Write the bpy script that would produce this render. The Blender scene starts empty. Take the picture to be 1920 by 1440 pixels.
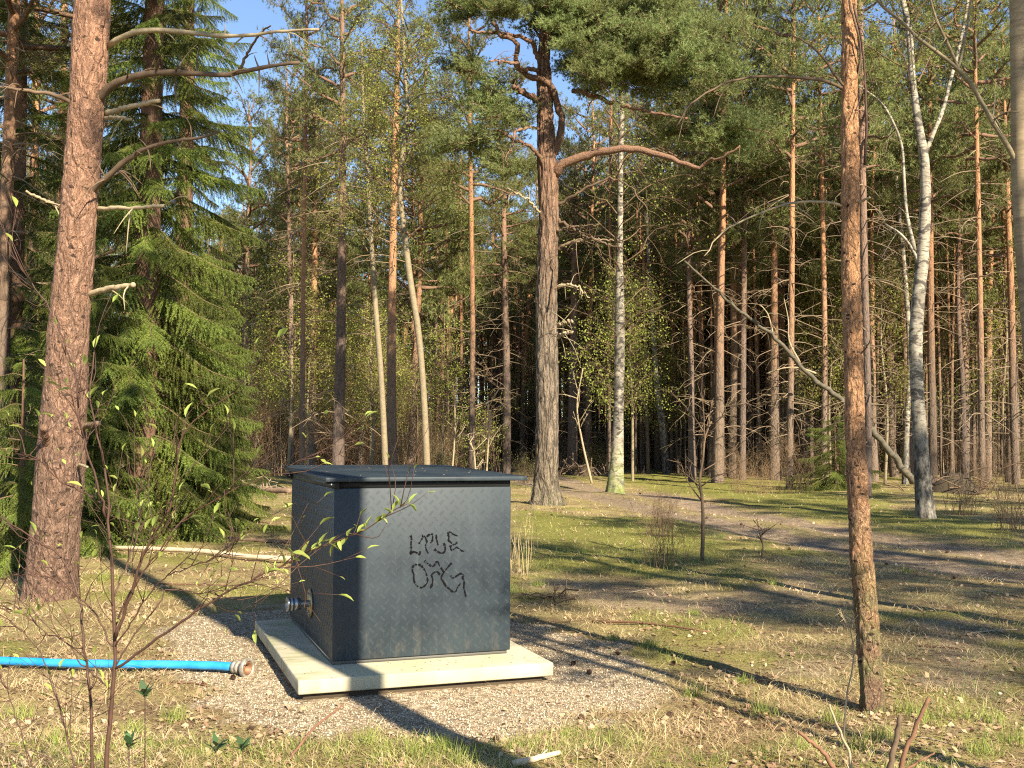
import bpy, math, random
import numpy as np
from mathutils import Vector, Matrix, noise as mnoise

S = bpy.context.scene
C = S.collection
R = math.radians
random.seed(11)
RNG = np.random.default_rng(11)

# ------------------------------------------------------------------ camera, world, sun, exposure
EYE, FOC, PITCH, ROLL = 1.55, 2000.0, R(3.0), R(0.3)
cam_data = bpy.data.cameras.new('camera')
cam = bpy.data.objects.new('camera', cam_data); C.objects.link(cam)
cam_data.sensor_width = 36.0
cam_data.lens = 36.0 * FOC / 1920.0
cam_data.clip_end = 2000.0
cam_data.clip_start = 0.05
cam.matrix_world = (Matrix.Translation((0, 0, EYE)) @ Matrix.Rotation(R(90) + PITCH, 4, 'X') @ Matrix.Rotation(ROLL, 4, 'Z'))
S.camera = cam

SUN_AZ = R(120.5)      # direction in which the light travels over the ground (from +X, anticlockwise)
SUN_EL = R(33.0)
ldir = Vector((math.cos(SUN_AZ) * math.cos(SUN_EL), math.sin(SUN_AZ) * math.cos(SUN_EL), -math.sin(SUN_EL)))
sun_data = bpy.data.lights.new('sun', 'SUN')
sun_data.energy = 5.0
sun_data.angle = R(0.5)
sun_data.color = (1.0, 0.89, 0.68)
sun = bpy.data.objects.new('sun', sun_data); C.objects.link(sun)
sun.rotation_euler = ldir.to_track_quat('-Z', 'Y').to_euler()

world = bpy.data.worlds.new('World'); S.world = world
world.use_nodes = True
wn = world.node_tree
sky = wn.nodes.new('ShaderNodeTexSky'); sky.sky_type = 'NISHITA'
sky.sun_disc = False
sky.sun_elevation = SUN_EL
to_sun = -ldir
sky.sun_rotation = math.atan2(to_sun.x, to_sun.y)
sky.air_density = 0.8; sky.dust_density = 0.0; sky.ozone_density = 2.0
wn.links.new(sky.outputs[0], wn.nodes['Background'].inputs[0])
wn.nodes['Background'].inputs[1].default_value = 0.082

S.view_settings.view_transform = 'Standard'
S.view_settings.look = 'None'
S.view_settings.exposure = 1.57
S.view_settings.gamma = 1.0
S.view_settings.use_curve_mapping = False
S.cycles.use_denoising = False
S.cycles.pixel_filter_type = 'BLACKMAN_HARRIS'
S.cycles.filter_width = 1.15
S.cycles.max_bounces = 6
S.cycles.diffuse_bounces = 3
S.cycles.glossy_bounces = 3
S.cycles.transmission_bounces = 4
S.cycles.sample_clamp_indirect = 6.0

# ------------------------------------------------------------------ pixel <-> place (photograph pixels, 1920 x 1440)
_c, _s = math.cos(PITCH), math.sin(PITCH)
_cr, _sr = math.cos(ROLL), math.sin(ROLL)
def ray(x, y):
    u, v = x - 960.0, 720.0 - y
    u2, v2 = u * _cr - v * _sr, u * _sr + v * _cr
    return np.array([u2, FOC * _c - v2 * _s, FOC * _s + v2 * _c])
def at(x, y, z=0.0):
    d = ray(x, y); return np.array([0, 0, EYE]) + d * ((z - EYE) / d[2])
def aty(x, y, Y):
    d = ray(x, y); return np.array([0, 0, EYE]) + d * (Y / d[1])
def proj(P):
    P = np.asarray(P, float)
    X, Y, Z = P[..., 0], P[..., 1], P[..., 2] - EYE
    f = Y * _c + Z * _s; v = -Y * _s + Z * _c
    f = np.where(f < 0.05, 0.05, f)
    u2, v2 = X / f * FOC, v / f * FOC
    u, v = u2 * _cr + v2 * _sr, -u2 * _sr + v2 * _cr
    return 960 + u, 720 - v

# ------------------------------------------------------------------ mesh helpers
def mesh_np(name, V, F3=None, F4=None, smooth=False, mat=None, matidx=None):
    me = bpy.data.meshes.new(name)
    V = np.asarray(V, np.float32).reshape(-1, 3)
    F3 = np.zeros((0, 3), np.int32) if F3 is None else np.asarray(F3, np.int32).reshape(-1, 3)
    F4 = np.zeros((0, 4), np.int32) if F4 is None else np.asarray(F4, np.int32).reshape(-1, 4)
    me.vertices.add(len(V)); me.vertices.foreach_set('co', V.ravel())
    nl = len(F3) * 3 + len(F4) * 4
    me.loops.add(nl)
    me.loops.foreach_set('vertex_index', np.concatenate([F3.ravel(), F4.ravel()]).astype(np.int32))
    n = len(F3) + len(F4)
    me.polygons.add(n)
    st = np.concatenate([np.arange(len(F3)) * 3, len(F3) * 3 + np.arange(len(F4)) * 4]).astype(np.int32)
    me.polygons.foreach_set('loop_start', st)
    me.polygons.foreach_set('loop_total', np.concatenate([np.full(len(F3), 3), np.full(len(F4), 4)]).astype(np.int32))
    if smooth: me.polygons.foreach_set('use_smooth', np.ones(n, bool))
    me.update(calc_edges=True)
    if mat is not None:
        for m in (mat if isinstance(mat, (list, tuple)) else [mat]): me.materials.append(m)
    if matidx is not None: me.polygons.foreach_set('material_index', np.asarray(matidx, np.int32))
    return me

class MB:
    def __init__(s): s.V = []; s.T = []; s.Q = []; s.n = 0
    def add(s, V, T=None, Q=None):
        V = np.asarray(V, float).reshape(-1, 3)
        if T is not None and len(T): s.T.append(np.asarray(T) + s.n)
        if Q is not None and len(Q): s.Q.append(np.asarray(Q) + s.n)
        s.V.append(V); s.n += len(V)
    def tube(s, P, rad, k=6, cap=True):
        P = np.asarray(P, float); n = len(P)
        rad = np.broadcast_to(np.asarray(rad, float), (n,))
        T = np.gradient(P, axis=0); T /= (np.linalg.norm(T, axis=1, keepdims=True) + 1e-9)
        ref = np.array([1.0, 0, 0]) if abs(T[0][0]) < 0.8 else np.array([0, 1.0, 0])
        A = np.zeros((n, 3)); a = ref - T[0] * (ref @ T[0]); a /= np.linalg.norm(a); A[0] = a
        for i in range(1, n):
            a = A[i-1] - T[i] * (A[i-1] @ T[i]); A[i] = a / (np.linalg.norm(a) + 1e-9)
        B = np.cross(T, A)
        th = np.arange(k) / k * 2 * math.pi
        ring = A[:, None, :] * np.cos(th)[None, :, None] + B[:, None, :] * np.sin(th)[None, :, None]
        V = (P[:, None, :] + ring * rad[:, None, None]).reshape(-1, 3)
        i = np.arange(n - 1)[:, None]; j = np.arange(k)[None, :]
        Q = np.stack([i*k + j, i*k + (j+1) % k, (i+1)*k + (j+1) % k, (i+1)*k + j], -1).reshape(-1, 4)
        T3 = []
        if cap:
            V = np.vstack([V, P[0], P[-1]])
            for q in range(k):
                T3.append((n*k, (q+1) % k, q)); T3.append((n*k+1, (n-1)*k + q, (n-1)*k + (q+1) % k))
        s.add(V, T3, Q)
    def box(s, lo, hi, M=None):
        (x0, y0, z0), (x1, y1, z1) = lo, hi
        V = np.array([(x0,y0,z0),(x1,y0,z0),(x1,y1,z0),(x0,y1,z0),(x0,y0,z1),(x1,y0,z1),(x1,y1,z1),(x0,y1,z1)], float)
        if M is not None: V = V @ M
        s.add(V, None, [(0,3,2,1),(4,5,6,7),(0,1,5,4),(1,2,6,5),(2,3,7,6),(3,0,4,7)])
    def mesh(s, name, mat=None, smooth=False):
        V = np.vstack(s.V)
        T = np.vstack(s.T) if s.T else None
        Q = np.vstack(s.Q) if s.Q else None
        return mesh_np(name, V, T, Q, smooth, mat)

def obj(name, me, parent=None, loc=None, label=None, kind=None):
    o = bpy.data.objects.new(name, me); C.objects.link(o)
    if parent is not None: o.parent = parent
    if loc is not None: o.location = loc
    if label: o['label'] = label
    if kind: o['kind'] = kind
    return o
def tag(o, label, cat, group=None):
    o['label'] = label; o['category'] = cat
    if group: o['group'] = group
    return o
def thing(name, label, cat, loc=(0, 0, 0), rotz=0.0, group=None):
    o = bpy.data.objects.new(name, None); C.objects.link(o)
    o.location = loc; o.rotation_euler = (0, 0, rotz)
    return tag(o, label, cat, group)
def copy_tree(o, parent=None):
    c = o.copy(); C.objects.link(c)
    if parent is not None: c.parent = parent
    for ch in KIDS.get(o, ()): copy_tree(ch, c)
    return c
KIDS = {}

def spline(P, n):
    """Catmull-Rom through P, n samples."""
    P = np.asarray(P, float); m = len(P)
    if m < 3:
        t = np.linspace(0, 1, n)[:, None]; return P[0] * (1 - t) + P[-1] * t
    d = np.concatenate([[0], np.cumsum(np.linalg.norm(np.diff(P[:, :3], axis=0), axis=1))])
    u = np.linspace(0, d[-1], n)
    k = np.clip(np.searchsorted(d, u, side='right') - 1, 0, m - 2)
    t = ((u - d[k]) / np.maximum(d[k+1] - d[k], 1e-9))[:, None]
    p1, p2 = P[k], P[k+1]
    seg = (d[k+1] - d[k])[:, None]
    def tan(i):
        a, b = np.clip(i - 1, 0, m - 1), np.clip(i + 1, 0, m - 1)
        return (P[b] - P[a]) / np.maximum((d[b] - d[a])[:, None], 1e-9)
    m1, m2 = tan(k) * seg, tan(k + 1) * seg
    return ((2*t**3 - 3*t**2 + 1) * p1 + (t**3 - 2*t**2 + t) * m1 + (-2*t**3 + 3*t**2) * p2 + (t**3 - t**2) * m2)

# ------------------------------------------------------------------ material helpers
class NT:
    def __init__(s, name):
        s.m = bpy.data.materials.new(name); s.m.use_nodes = True
        s.t = s.m.node_tree; s.t.nodes.clear()
        s.out = s.n('ShaderNodeOutputMaterial')
    def n(s, typ, **kw):
        x = s.t.nodes.new(typ)
        for k, v in kw.items(): setattr(x, k, v)
        return x
    def l(s, a, b): s.t.links.new(a, b)
    def set(s, node, **kw):
        for k, v in kw.items():
            key = k.replace('_', ' ')
            node.inputs[key].default_value = v
    def coord(s, kind='Object', scale=(1, 1, 1)):
        tc = s.n('ShaderNodeTexCoord'); mp = s.n('ShaderNodeMapping')
        mp.inputs['Scale'].default_value = scale
        s.l(tc.outputs[kind], mp.inputs['Vector']); return mp.outputs[0]
    def noise(s, vec, scale, detail=4, rough=0.55, dist=0.0):
        x = s.n('ShaderNodeTexNoise'); s.l(vec, x.inputs['Vector'])
        s.set(x, Scale=scale, Detail=detail, Roughness=rough, Distortion=dist); return x.outputs['Fac']
    def vor(s, vec, scale, feature='F1', out='Distance', rand=1.0):
        x = s.n('ShaderNodeTexVoronoi', feature=feature); s.l(vec, x.inputs['Vector'])
        s.set(x, Scale=scale, Randomness=rand); return x.outputs[out]
    def ramp(s, fac, stops, interp='LINEAR'):
        x = s.n('ShaderNodeValToRGB'); x.color_ramp.interpolation = interp
        e = x.color_ramp.elements
        while len(e) < len(stops): e.new(0.5)
        for i, (p, c) in enumerate(stops):
            e[i].position = p; e[i].color = (c if len(c) == 4 else (*c, 1)) if hasattr(c, '__len__') else (c, c, c, 1)
        s.l(fac, x.inputs[0]); return x.outputs[0]
    def mix(s, fac, a, b, mode='MIX'):
        x = s.n('ShaderNodeMix', data_type='RGBA', blend_type=mode)
        if isinstance(fac, (int, float)): x.inputs[0].default_value = fac
        else: s.l(fac, x.inputs[0])
        for sock, v in ((x.inputs[6], a), (x.inputs[7], b)):
            if hasattr(v, 'is_output') or hasattr(v, 'node'): s.l(v, sock)
            else: sock.default_value = (*v, 1) if len(v) == 3 else v
        return x.outputs[2]
    def math(s, op, a, b=None, c=None, clamp=False):
        x = s.n('ShaderNodeMath', operation=op); x.use_clamp = clamp
        for i, v in enumerate((a, b, c)):
            if v is None: continue
            if isinstance(v, (int, float)): x.inputs[i].default_value = v
            else: s.l(v, x.inputs[i])
        return x.outputs[0]
    def maprange(s, v, a, b, c=0.0, d=1.0):
        x = s.n('ShaderNodeMapRange'); s.l(v, x.inputs[0])
        for i, q in enumerate((a, b, c, d)): x.inputs[i+1].default_value = q
        return x.outputs[0]
    def bump(s, h, strength=0.5, dist=0.01, normal=None):
        x = s.n('ShaderNodeBump'); s.l(h, x.inputs['Height'])
        x.inputs['Strength'].default_value = strength; x.inputs['Distance'].default_value = dist
        if normal is not None: s.l(normal, x.inputs['Normal'])
        return x.outputs[0]
    def bsdf(s, col, rough=0.8, normal=None, metallic=0.0, spec=0.5):
        b = s.n('ShaderNodeBsdfPrincipled')
        if hasattr(col, 'node'): s.l(col, b.inputs['Base Color'])
        else: b.inputs['Base Color'].default_value = (*col, 1)
        if hasattr(rough, 'node'): s.l(rough, b.inputs['Roughness'])
        else: b.inputs['Roughness'].default_value = rough
        b.inputs['Metallic'].default_value = metallic
        b.inputs['Specular IOR Level'].default_value = spec
        if normal is not None: s.l(normal, b.inputs['Normal'])
        s.l(b.outputs[0], s.out.inputs[0]); return b
    def geo_random(s):
        return s.n('ShaderNodeObjectInfo').outputs['Random']
    def island(s):
        return s.n('ShaderNodeNewGeometry').outputs['Random Per Island']

def leaf_mat(name, cols, trans=0.35, rough=0.55, objvar=0.25, big=1.2, spec=0.3):
    """thin foliage: colour differs from leaf to leaf, clump to clump and tree to tree"""
    g = NT(name)
    isl = g.island()
    col = g.ramp(isl, [(i / max(1, len(cols) - 1), c) for i, c in enumerate(cols)])
    nz = g.noise(g.coord('Object'), big, 2)
    col = g.mix(g.maprange(nz, 0.3, 0.7, 0.0, 0.55), col, tuple(c * 1.35 for c in cols[-1]))
    rnd = g.geo_random()
    hsv = g.n('ShaderNodeHueSaturation'); g.l(col, hsv.inputs['Color'])
    g.l(g.maprange(rnd, 0, 1, 1 - objvar, 1 + objvar), hsv.inputs['Value'])
    g.l(g.maprange(rnd, 0, 1, 0.485, 0.515), hsv.inputs['Hue'])
    p = g.bsdf(hsv.outputs[0], rough, spec=spec)
    tr = g.n('ShaderNodeBsdfTranslucent'); g.l(hsv.outputs[0], tr.inputs[0])
    mx = g.n('ShaderNodeMixShader'); mx.inputs[0].default_value = trans
    g.l(p.outputs[0], mx.inputs[1]); g.l(tr.outputs[0], mx.inputs[2]); g.l(mx.outputs[0], g.out.inputs[0])
    return g.m

def pine_bark(name, low, high, z0, z1, plate=14.0, zs=0.32, bump=0.8, crack=0.06, moss=0.0, dist=0.012, cks=0.65, flake=0.0):
    g = NT(name)
    v = g.coord('Object', (1, 1, zs))
    wob = g.noise(g.coord('Object'), 6, 3)
    vv = g.n('ShaderNodeVectorMath', operation='ADD')
    sc = g.n('ShaderNodeVectorMath', operation='SCALE'); sc.inputs['Scale'].default_value = 1.1 / plate
    nc = g.n('ShaderNodeTexNoise'); g.l(v, nc.inputs['Vector']); g.set(nc, Scale=plate * 0.9, Detail=4.0)
    g.l(nc.outputs['Color'], sc.inputs[0]); g.l(v, vv.inputs[0]); g.l(sc.outputs[0], vv.inputs[1]); v = vv.outputs[0]
    edge = g.vor(v, plate, 'DISTANCE_TO_EDGE')
    edge2 = g.vor(v, plate * 3.1, 'DISTANCE_TO_EDGE')
    cell = g.vor(v, plate * 1.6, 'F1', 'Color')
    fine = g.noise(g.coord('Object', (1, 1, 0.5)), 60, 5, 0.7)
    sep = g.n('ShaderNodeSeparateXYZ'); tc = g.n('ShaderNodeTexCoord'); g.l(tc.outputs['Object'], sep.inputs[0])
    zz = g.math('ADD', sep.outputs[2], g.math('MULTIPLY', g.math('SUBTRACT', wob, 0.5), 5.0))
    hi = g.maprange(zz, z0, z1)
    base = g.mix(hi, low, high)
    cv = g.n('ShaderNodeSeparateColor'); g.l(cell, cv.inputs[0])
    base = g.mix(g.maprange(cv.outputs[0], 0, 1, 0, 0.65), base, g.mix(0.5, base, g.mix(hi, tuple(min(1, c * 1.9) for c in low), tuple(min(1, c * 1.5) for c in high))))
    base = g.mix(g.maprange(fine, 0.35, 0.7, 0.6, 0.0), base, g.mix(0.6, base, tuple(c * 0.35 for c in low)))
    ck = g.maprange(edge, 0.0, crack, 1.0, 0.0)
    ck2 = g.maprange(edge2, 0.0, crack * 0.9, 0.5, 0.0)
    ckk = g.math('MAXIMUM', ck, ck2)
    base = g.mix(g.math('MULTIPLY', ckk, cks), base, g.mix(hi, tuple(c * 0.25 for c in low), tuple(c * 0.35 for c in high)))
    if moss > 0:
        mm = g.math('MULTIPLY', g.maprange(sep.outputs[2], 0.05, 1.3, 1.0, 0.0), g.maprange(g.noise(g.coord('Object'), 7, 4), 0.42, 0.6))
        base = g.mix(g.math('MULTIPLY', mm, moss), base, (0.13, 0.17, 0.05))
    h = g.math('ADD', g.math('MULTIPLY', g.maprange(edge, 0, 0.16), 1.0), g.math('ADD', g.math('MULTIPLY', g.maprange(edge2, 0, 0.12), 0.35), g.math('MULTIPLY', fine, 0.5)))
    if flake > 0:      # thin papery scales: some lifted and pale, some fallen and dark red
        fl = g.vor(g.coord('Object', (1, 1, 1.5)), plate * 2.6, 'F1', 'Color'); fs = g.n('ShaderNodeSeparateColor'); g.l(fl, fs.inputs[0])
        sh_ = g.noise(g.coord('Object', (1, 1, 0.6)), plate * 2.2, 6, 0.75, 1.6)
        base = g.mix(g.math('MULTIPLY', g.maprange(sh_, 0.52, 0.62), flake), base, g.mix(hi, tuple(min(1, c * 1.7 + .03) for c in low), tuple(min(1, c * 1.45 + .03) for c in high)))
        base = g.mix(g.math('MULTIPLY', g.maprange(sh_, 0.44, 0.36), flake), base, g.mix(hi, tuple(c * 0.42 for c in low), tuple(c * 0.5 for c in high)))
        base = g.mix(g.math('MULTIPLY', g.maprange(fs.outputs[1], 0.965, 0.98), flake), base, tuple(c * 0.25 for c in low))
        h = g.math('ADD', h, g.math('MULTIPLY', sh_, 1.6 * flake))
    rnd = g.geo_random()
    hsv = g.n('ShaderNodeHueSaturation'); g.l(base, hsv.inputs['Color']); g.l(g.maprange(rnd, 0, 1, 0.75, 1.2), hsv.inputs['Value'])
    g.bsdf(hsv.outputs[0], 0.85, g.bump(h, bump, dist), spec=0.25)
    return g.m

def birch_bark(name, dark_to=1.2, moss=0.0):
    g = NT(name)
    v = g.coord('Object', (1, 1, 1))
    sep = g.n('ShaderNodeSeparateXYZ'); g.l(v, sep.inputs[0])
    n1 = g.noise(g.coord('Object', (1, 1, 0.7)), 5, 5, 0.65)
    lent = g.noise(g.coord('Object', (3, 3, 26)), 2.2, 3, 0.6)
    patch = g.noise(g.coord('Object', (2, 2, 3.0)), 2.0, 4, 0.6, 1.0)
    base = g.mix(g.maprange(n1, .3, .7), (0.42, 0.37, 0.29), (0.17, 0.145, 0.11))
    base = g.mix(g.maprange(lent, 0.55, 0.62), base, (0.10, 0.08, 0.065))
    base = g.mix(g.maprange(patch, 0.50, 0.58), base, (0.07, 0.06, 0.05))
    zz = g.math('ADD', sep.outputs[2], g.math('MULTIPLY', g.math('SUBTRACT', n1, 0.5), 3.0))
    base = g.mix(g.maprange(zz, dark_to * 0.5, dark_to, 1.0, 0.0), base, g.mix(g.maprange(g.noise(g.coord('Object', (3, 3, 1.2)), 4, 5, .7), .42, .6), (0.03, 0.026, 0.022), (0.20, 0.18, 0.15)))
    if moss > 0:
        mm = g.math('MULTIPLY', g.maprange(sep.outputs[2], 0.1, 1.8, 1.0, 0.0), g.maprange(g.noise(v, 4, 4), 0.35, 0.55))
        base = g.mix(g.math('MULTIPLY', mm, moss), base, (0.16, 0.20, 0.03))
    h = g.math('ADD', lent, patch)
    g.bsdf(base, 0.75, g.bump(h, 0.5, 0.01), spec=0.3)
    return g.m

def wood_mat(name, a, b, scale=20, rough=0.85, stretch=(1, 1, 1)):
    g = NT(name)
    nz = g.noise(g.coord('Object', stretch), scale, 5, 0.65)
    nz2 = g.noise(g.coord('Object'), 2.5, 3)
    col = g.mix(g.maprange(nz, 0.3, 0.7), a, b)
    col = g.mix(g.maprange(nz2, 0.35, 0.7, 0, 0.6), col, tuple(c * 0.5 for c in a))
    g.bsdf(col, rough, g.bump(nz, 0.5, 0.004), spec=0.25)
    return g.m

M_PINE_FAR = pine_bark('far_pine_bark', (0.16, 0.115, 0.085), (0.42, 0.21, 0.105), 3.0, 9, 10, 0.35)
M_PINE_LEFT = pine_bark('pink_brown_pine_bark', (0.19, 0.115, 0.08), (0.38, 0.205, 0.13), 1.0, 5.5, 9, 0.40, 1.0, 0.06, dist=0.022, cks=0.5, flake=0.9)
M_PINE_BIG = pine_bark('grey_furrowed_pine_bark', (0.22, 0.17, 0.125), (0.30, 0.17, 0.11), 4.2, 8.2, 7, 0.16, 1.0, 0.13, moss=0.25, dist=0.04, cks=0.9, flake=0.35)
M_PINE_SMALL = pine_bark('orange_flaky_pine_bark', (0.17, 0.105, 0.065), (0.42, 0.22, 0.11), 0.3, 2.4, 19, 0.42, 1.0, 0.08, moss=0.7, dist=0.012, cks=0.65, flake=1.0)
M_PINE_GREY = pine_bark('grey_thin_pine_bark', (0.15, 0.11, 0.09), (0.30, 0.18, 0.12), 4.0, 11.0, 10, 0.3)
M_LIMB = pine_bark('limb_bark', (0.21, 0.135, 0.09), (0.23, 0.13, 0.085), -3, 3, 16, 0.8, 0.6)
M_BIRCH = birch_bark('birch_bark', 1.0)
M_BIRCH_MOSS = birch_bark('mossy_birch_bark', 0.4, 0.65)
M_BIRCH_DARK = birch_bark('dark_footed_birch_bark', 2.4)
M_YBARK = wood_mat('young_birch_bark', (0.31, 0.25, 0.16), (0.13, 0.10, 0.06), 7, 0.7, (3, 3, 5))
M_DEAD = wood_mat('dead_branch_wood', (0.17, 0.115, 0.075), (0.09, 0.06, 0.04), 12)
M_DEADPALE = wood_mat('bleached_branch_wood', (0.42, 0.34, 0.22), (0.24, 0.18, 0.11), 26)
M_DEADMIX = wood_mat('weathered_twigs', (0.30, 0.22, 0.14), (0.13, 0.09, 0.06), 3)
M_BIRCH_TAN = wood_mat('tan_birch_bark', (0.40, 0.31, 0.19), (0.17, 0.12, 0.075), 5, 0.75, (1, 1, 7))
M_DEADGREY = wood_mat('grey_dead_trunk', (0.15, 0.13, 0.095), (0.06, 0.05, 0.035), 6, 0.9, (1, 1, 2))
M_TWIG = wood_mat('brown_twig_wood', (0.19, 0.125, 0.075), (0.11, 0.07, 0.045), 9)
M_SHRUBSTEM = wood_mat('dark_shrub_stem', (0.10, 0.05, 0.035), (0.05, 0.028, 0.02), 25, 0.55)
M_NEEDLE = leaf_mat('pine_needles', [(0.075, 0.095, 0.03), (0.125, 0.145, 0.045), (0.20, 0.20, 0.065)], 0.4)
M_NEEDLE_NEAR = leaf_mat('blue_green_pine_needles', [(0.10, 0.13, 0.04), (0.165, 0.20, 0.065), (0.26, 0.29, 0.11)], 0.45, objvar=0.2)
M_SPRUCE = leaf_mat('spruce_needles', [(0.025, 0.040, 0.012), (0.065, 0.095, 0.02), (0.19, 0.215, 0.04)], 0.3, objvar=0.55)
M_BIRCHLEAF = leaf_mat('young_birch_leaves', [(0.13, 0.16, 0.03), (0.20, 0.22, 0.045), (0.30, 0.30, 0.07)], 0.45)
M_LEAF = leaf_mat('fresh_shrub_leaves', [(0.20, 0.26, 0.05), (0.28, 0.34, 0.07), (0.36, 0.40, 0.11)], 0.45, rough=0.4, objvar=0.35)
M_DARKLEAF = leaf_mat('dark_seedling_leaves', [(0.035, 0.075, 0.03), (0.05, 0.10, 0.035)], 0.2, rough=0.35)
M_GRASS = leaf_mat('green_grass_blades', [(0.08, 0.12, 0.02), (0.19, 0.25, 0.045), (0.34, 0.37, 0.10)], 0.4, objvar=0.0)
M_STRAW = leaf_mat('dry_grass_blades', [(0.20, 0.13, 0.05), (0.44, 0.33, 0.16), (0.66, 0.54, 0.31)], 0.3, objvar=0.0)
M_LITTER = leaf_mat('fallen_leaves', [(0.13, 0.065, 0.035), (0.22, 0.13, 0.07), (0.33, 0.215, 0.12), (0.42, 0.32, 0.20)], 0.15, objvar=0.0)
M_HEATH = leaf_mat('undergrowth_leaves', [(0.05, 0.065, 0.02), (0.09, 0.11, 0.03), (0.15, 0.16, 0.05)], 0.3)

# ------------------------------------------------------------------ ground
def vnoise(x, y, sc, seed=0.0):
    out = np.empty(x.shape); xf, yf, of = x.ravel(), y.ravel(), out.ravel()
    for i in range(xf.size): of[i] = mnoise.noise((xf[i] * sc + seed, yf[i] * sc - seed, seed * 0.37))
    return of.reshape(x.shape)
def smooth(a, b, t):
    t = np.clip((t - a) / (b - a), 0, 1); return t * t * (3 - 2 * t)
def growing(start, first, ratio, end):
    v = [start]; st = first
    while v[-1] < end: v.append(v[-1] + st); st *= ratio
    return v
gx_r = growing(6.0, 0.065, 1.045, 260); gx = np.array([-q for q in gx_r[::-1]] + list(np.arange(-5.94, 5.99, 0.06)) + gx_r)
gy = np.array([-200, -120, -70, -40, -22, -12, -6, -2, 0, 1.2, 2.0, 2.5] + list(np.arange(2.8, 13, 0.06)) + growing(13.0, 0.07, 1.028, 420))
GX, GY = np.meshgrid(gx, gy)
PX, PY = proj(np.stack([GX, GY, np.zeros_like(GX)], -1))
front = GY > 1.5
nA = vnoise(GX, GY, 0.9, 3.1); nB = vnoise(GX, GY, 3.3, 7.7); nC = vnoise(GX, GY, 0.25, 12.3)
# gravel patch round the slab
slab_c = at(790, 1240); rx, ry = GX - slab_c[0], GY - slab_c[1]
gpoly = np.array([(285,1190),(330,1150),(470,1140),(900,1120),(1000,1165),(1120,1195),(1270,1275),(1275,1300),(1180,1340),(1060,1372),(900,1385),(700,1372),(520,1385),(400,1345),(360,1290),(300,1235)], float)
def poly_sd(px, py, poly):
    """signed distance-ish to a polygon: positive inside"""
    ins = np.zeros(px.shape, bool); dmin = np.full(px.shape, 1e9)
    n = len(poly)
    for i in range(n):
        (x0, y0), (x1, y1) = poly[i], poly[(i+1) % n]
        c = ((y0 > py) != (y1 > py)) & (px < (x1 - x0) * (py - y0) / ((y1 - y0) + 1e-9) + x0)
        ins ^= c
        dx, dy = x1 - x0, y1 - y0
        t = np.clip(((px - x0) * dx + (py - y0) * dy) / (dx*dx + dy*dy + 1e-9), 0, 1)
        dmin = np.minimum(dmin, np.hypot(px - x0 - t*dx, py - y0 - t*dy))
    return np.where(ins, dmin, -dmin)
def wpoly(poly): return np.array([at(x, y)[:2] for x, y in poly])
gw = wpoly(gpoly)
sd = poly_sd(GX, GY, gw)
m_gravel = smooth(-0.22, 0.28, sd + nB * 0.30 + nA * 0.14)
# the sandy track
tr_px = [(640,860),(760,862),(900,872),(985,892),(1060,914),(1150,927),(1300,954),(1450,988),(1600,1014),(1750,1036),(1920,1062),(2300,1110)]
tr = np.array([at(x, y)[:2] for x, y in tr_px]); trs = spline(np.c_[tr, np.zeros(len(tr))], 60)[:, :2]
def track_d(x, y):
    d = np.full(x.shape, 1e9); side = np.zeros(x.shape)
    for i in range(len(trs) - 1):
        a, b = trs[i], trs[i+1]; e = b - a
        t = np.clip(((x - a[0]) * e[0] + (y - a[1]) * e[1]) / (e @ e), 0, 1)
        qx, qy = x - a[0] - t * e[0], y - a[1] - t * e[1]
        dd = np.hypot(qx, qy); s = np.sign(e[0] * qy - e[1] * qx)
        u = dd < d; d = np.where(u, dd, d); side = np.where(u, s, side)
    return d * side
td = track_d(GX, GY)
rut = np.maximum(np.exp(-((td - 0.82) / 0.48) ** 2), np.exp(-((td + 0.82) / 0.48) ** 2))
m_path = np.clip(smooth(0.25, 0.75, rut + nB * 0.25 + nA * 0.15) * 0.95 + 0.42 * np.exp(-(td / 1.45) ** 4), 0, 1)
# bare trodden soil between the slab and the track
bare = [[(960,1095),(1100,1075),(1350,1110),(1600,1090),(1600,1150),(1350,1160),(1100,1140)],
        [(1440,1060),(1580,1070),(1620,1120),(1450,1120)], [(1660,1155),(1850,1160),(1920,1260),(1900,1330),(1700,1290)],
        [(1400,1240),(1620,1235),(1620,1290),(1400,1280)]]
m_bare = np.zeros_like(GX)
for b in bare: m_bare = np.maximum(m_bare, smooth(-0.35, 0.45, poly_sd(GX, GY, wpoly(b)) + nB * 0.35 + nA * 0.3))
m_path2 = np.maximum(m_path, m_bare * 0.58)
mossy = [[(950,960),(1300,975),(1420,1040),(1300,1090),(960,1070)], [(1060,880),(1500,905),(1700,955),(1920,985),(1920,1030),(1600,980),(1250,925)],
         [(1300,1380),(1560,1390),(1560,1440),(1250,1440)], [(1750,1370),(1920,1360),(1920,1440),(1700,1440)], [(1640,1150),(1850,1140),(1760,1200)]]
m_moss = smooth(0.08, 0.32, nA + nC * 0.4) * 0.8
for b in mossy: m_moss = np.maximum(m_moss, smooth(-0.3, 0.5, poly_sd(GX, GY, wpoly(b)) + nB * 0.3 + nA * 0.3))
m_moss *= (1 - m_path2) * (1 - m_gravel)
GZ = 0.030 * nA + 0.014 * nB + 0.10 * nC * smooth(9, 25, np.hypot(GX, GY))
GZ -= 0.05 * np.exp(-((td - 0.78) / 0.4) ** 2) + 0.05 * np.exp(-((td + 0.78) / 0.4) ** 2)
GZ = GZ * (1 - 0.8 * m_gravel) - 0.012
GZ += m_moss * (0.02 + 0.02 * np.maximum(nB, 0))
nr, ncol = GX.shape
idx = np.arange(nr * ncol).reshape(nr, ncol)
Q = np.stack([idx[:-1, :-1], idx[:-1, 1:], idx[1:, 1:], idx[1:, :-1]], -1).reshape(-1, 4)
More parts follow.
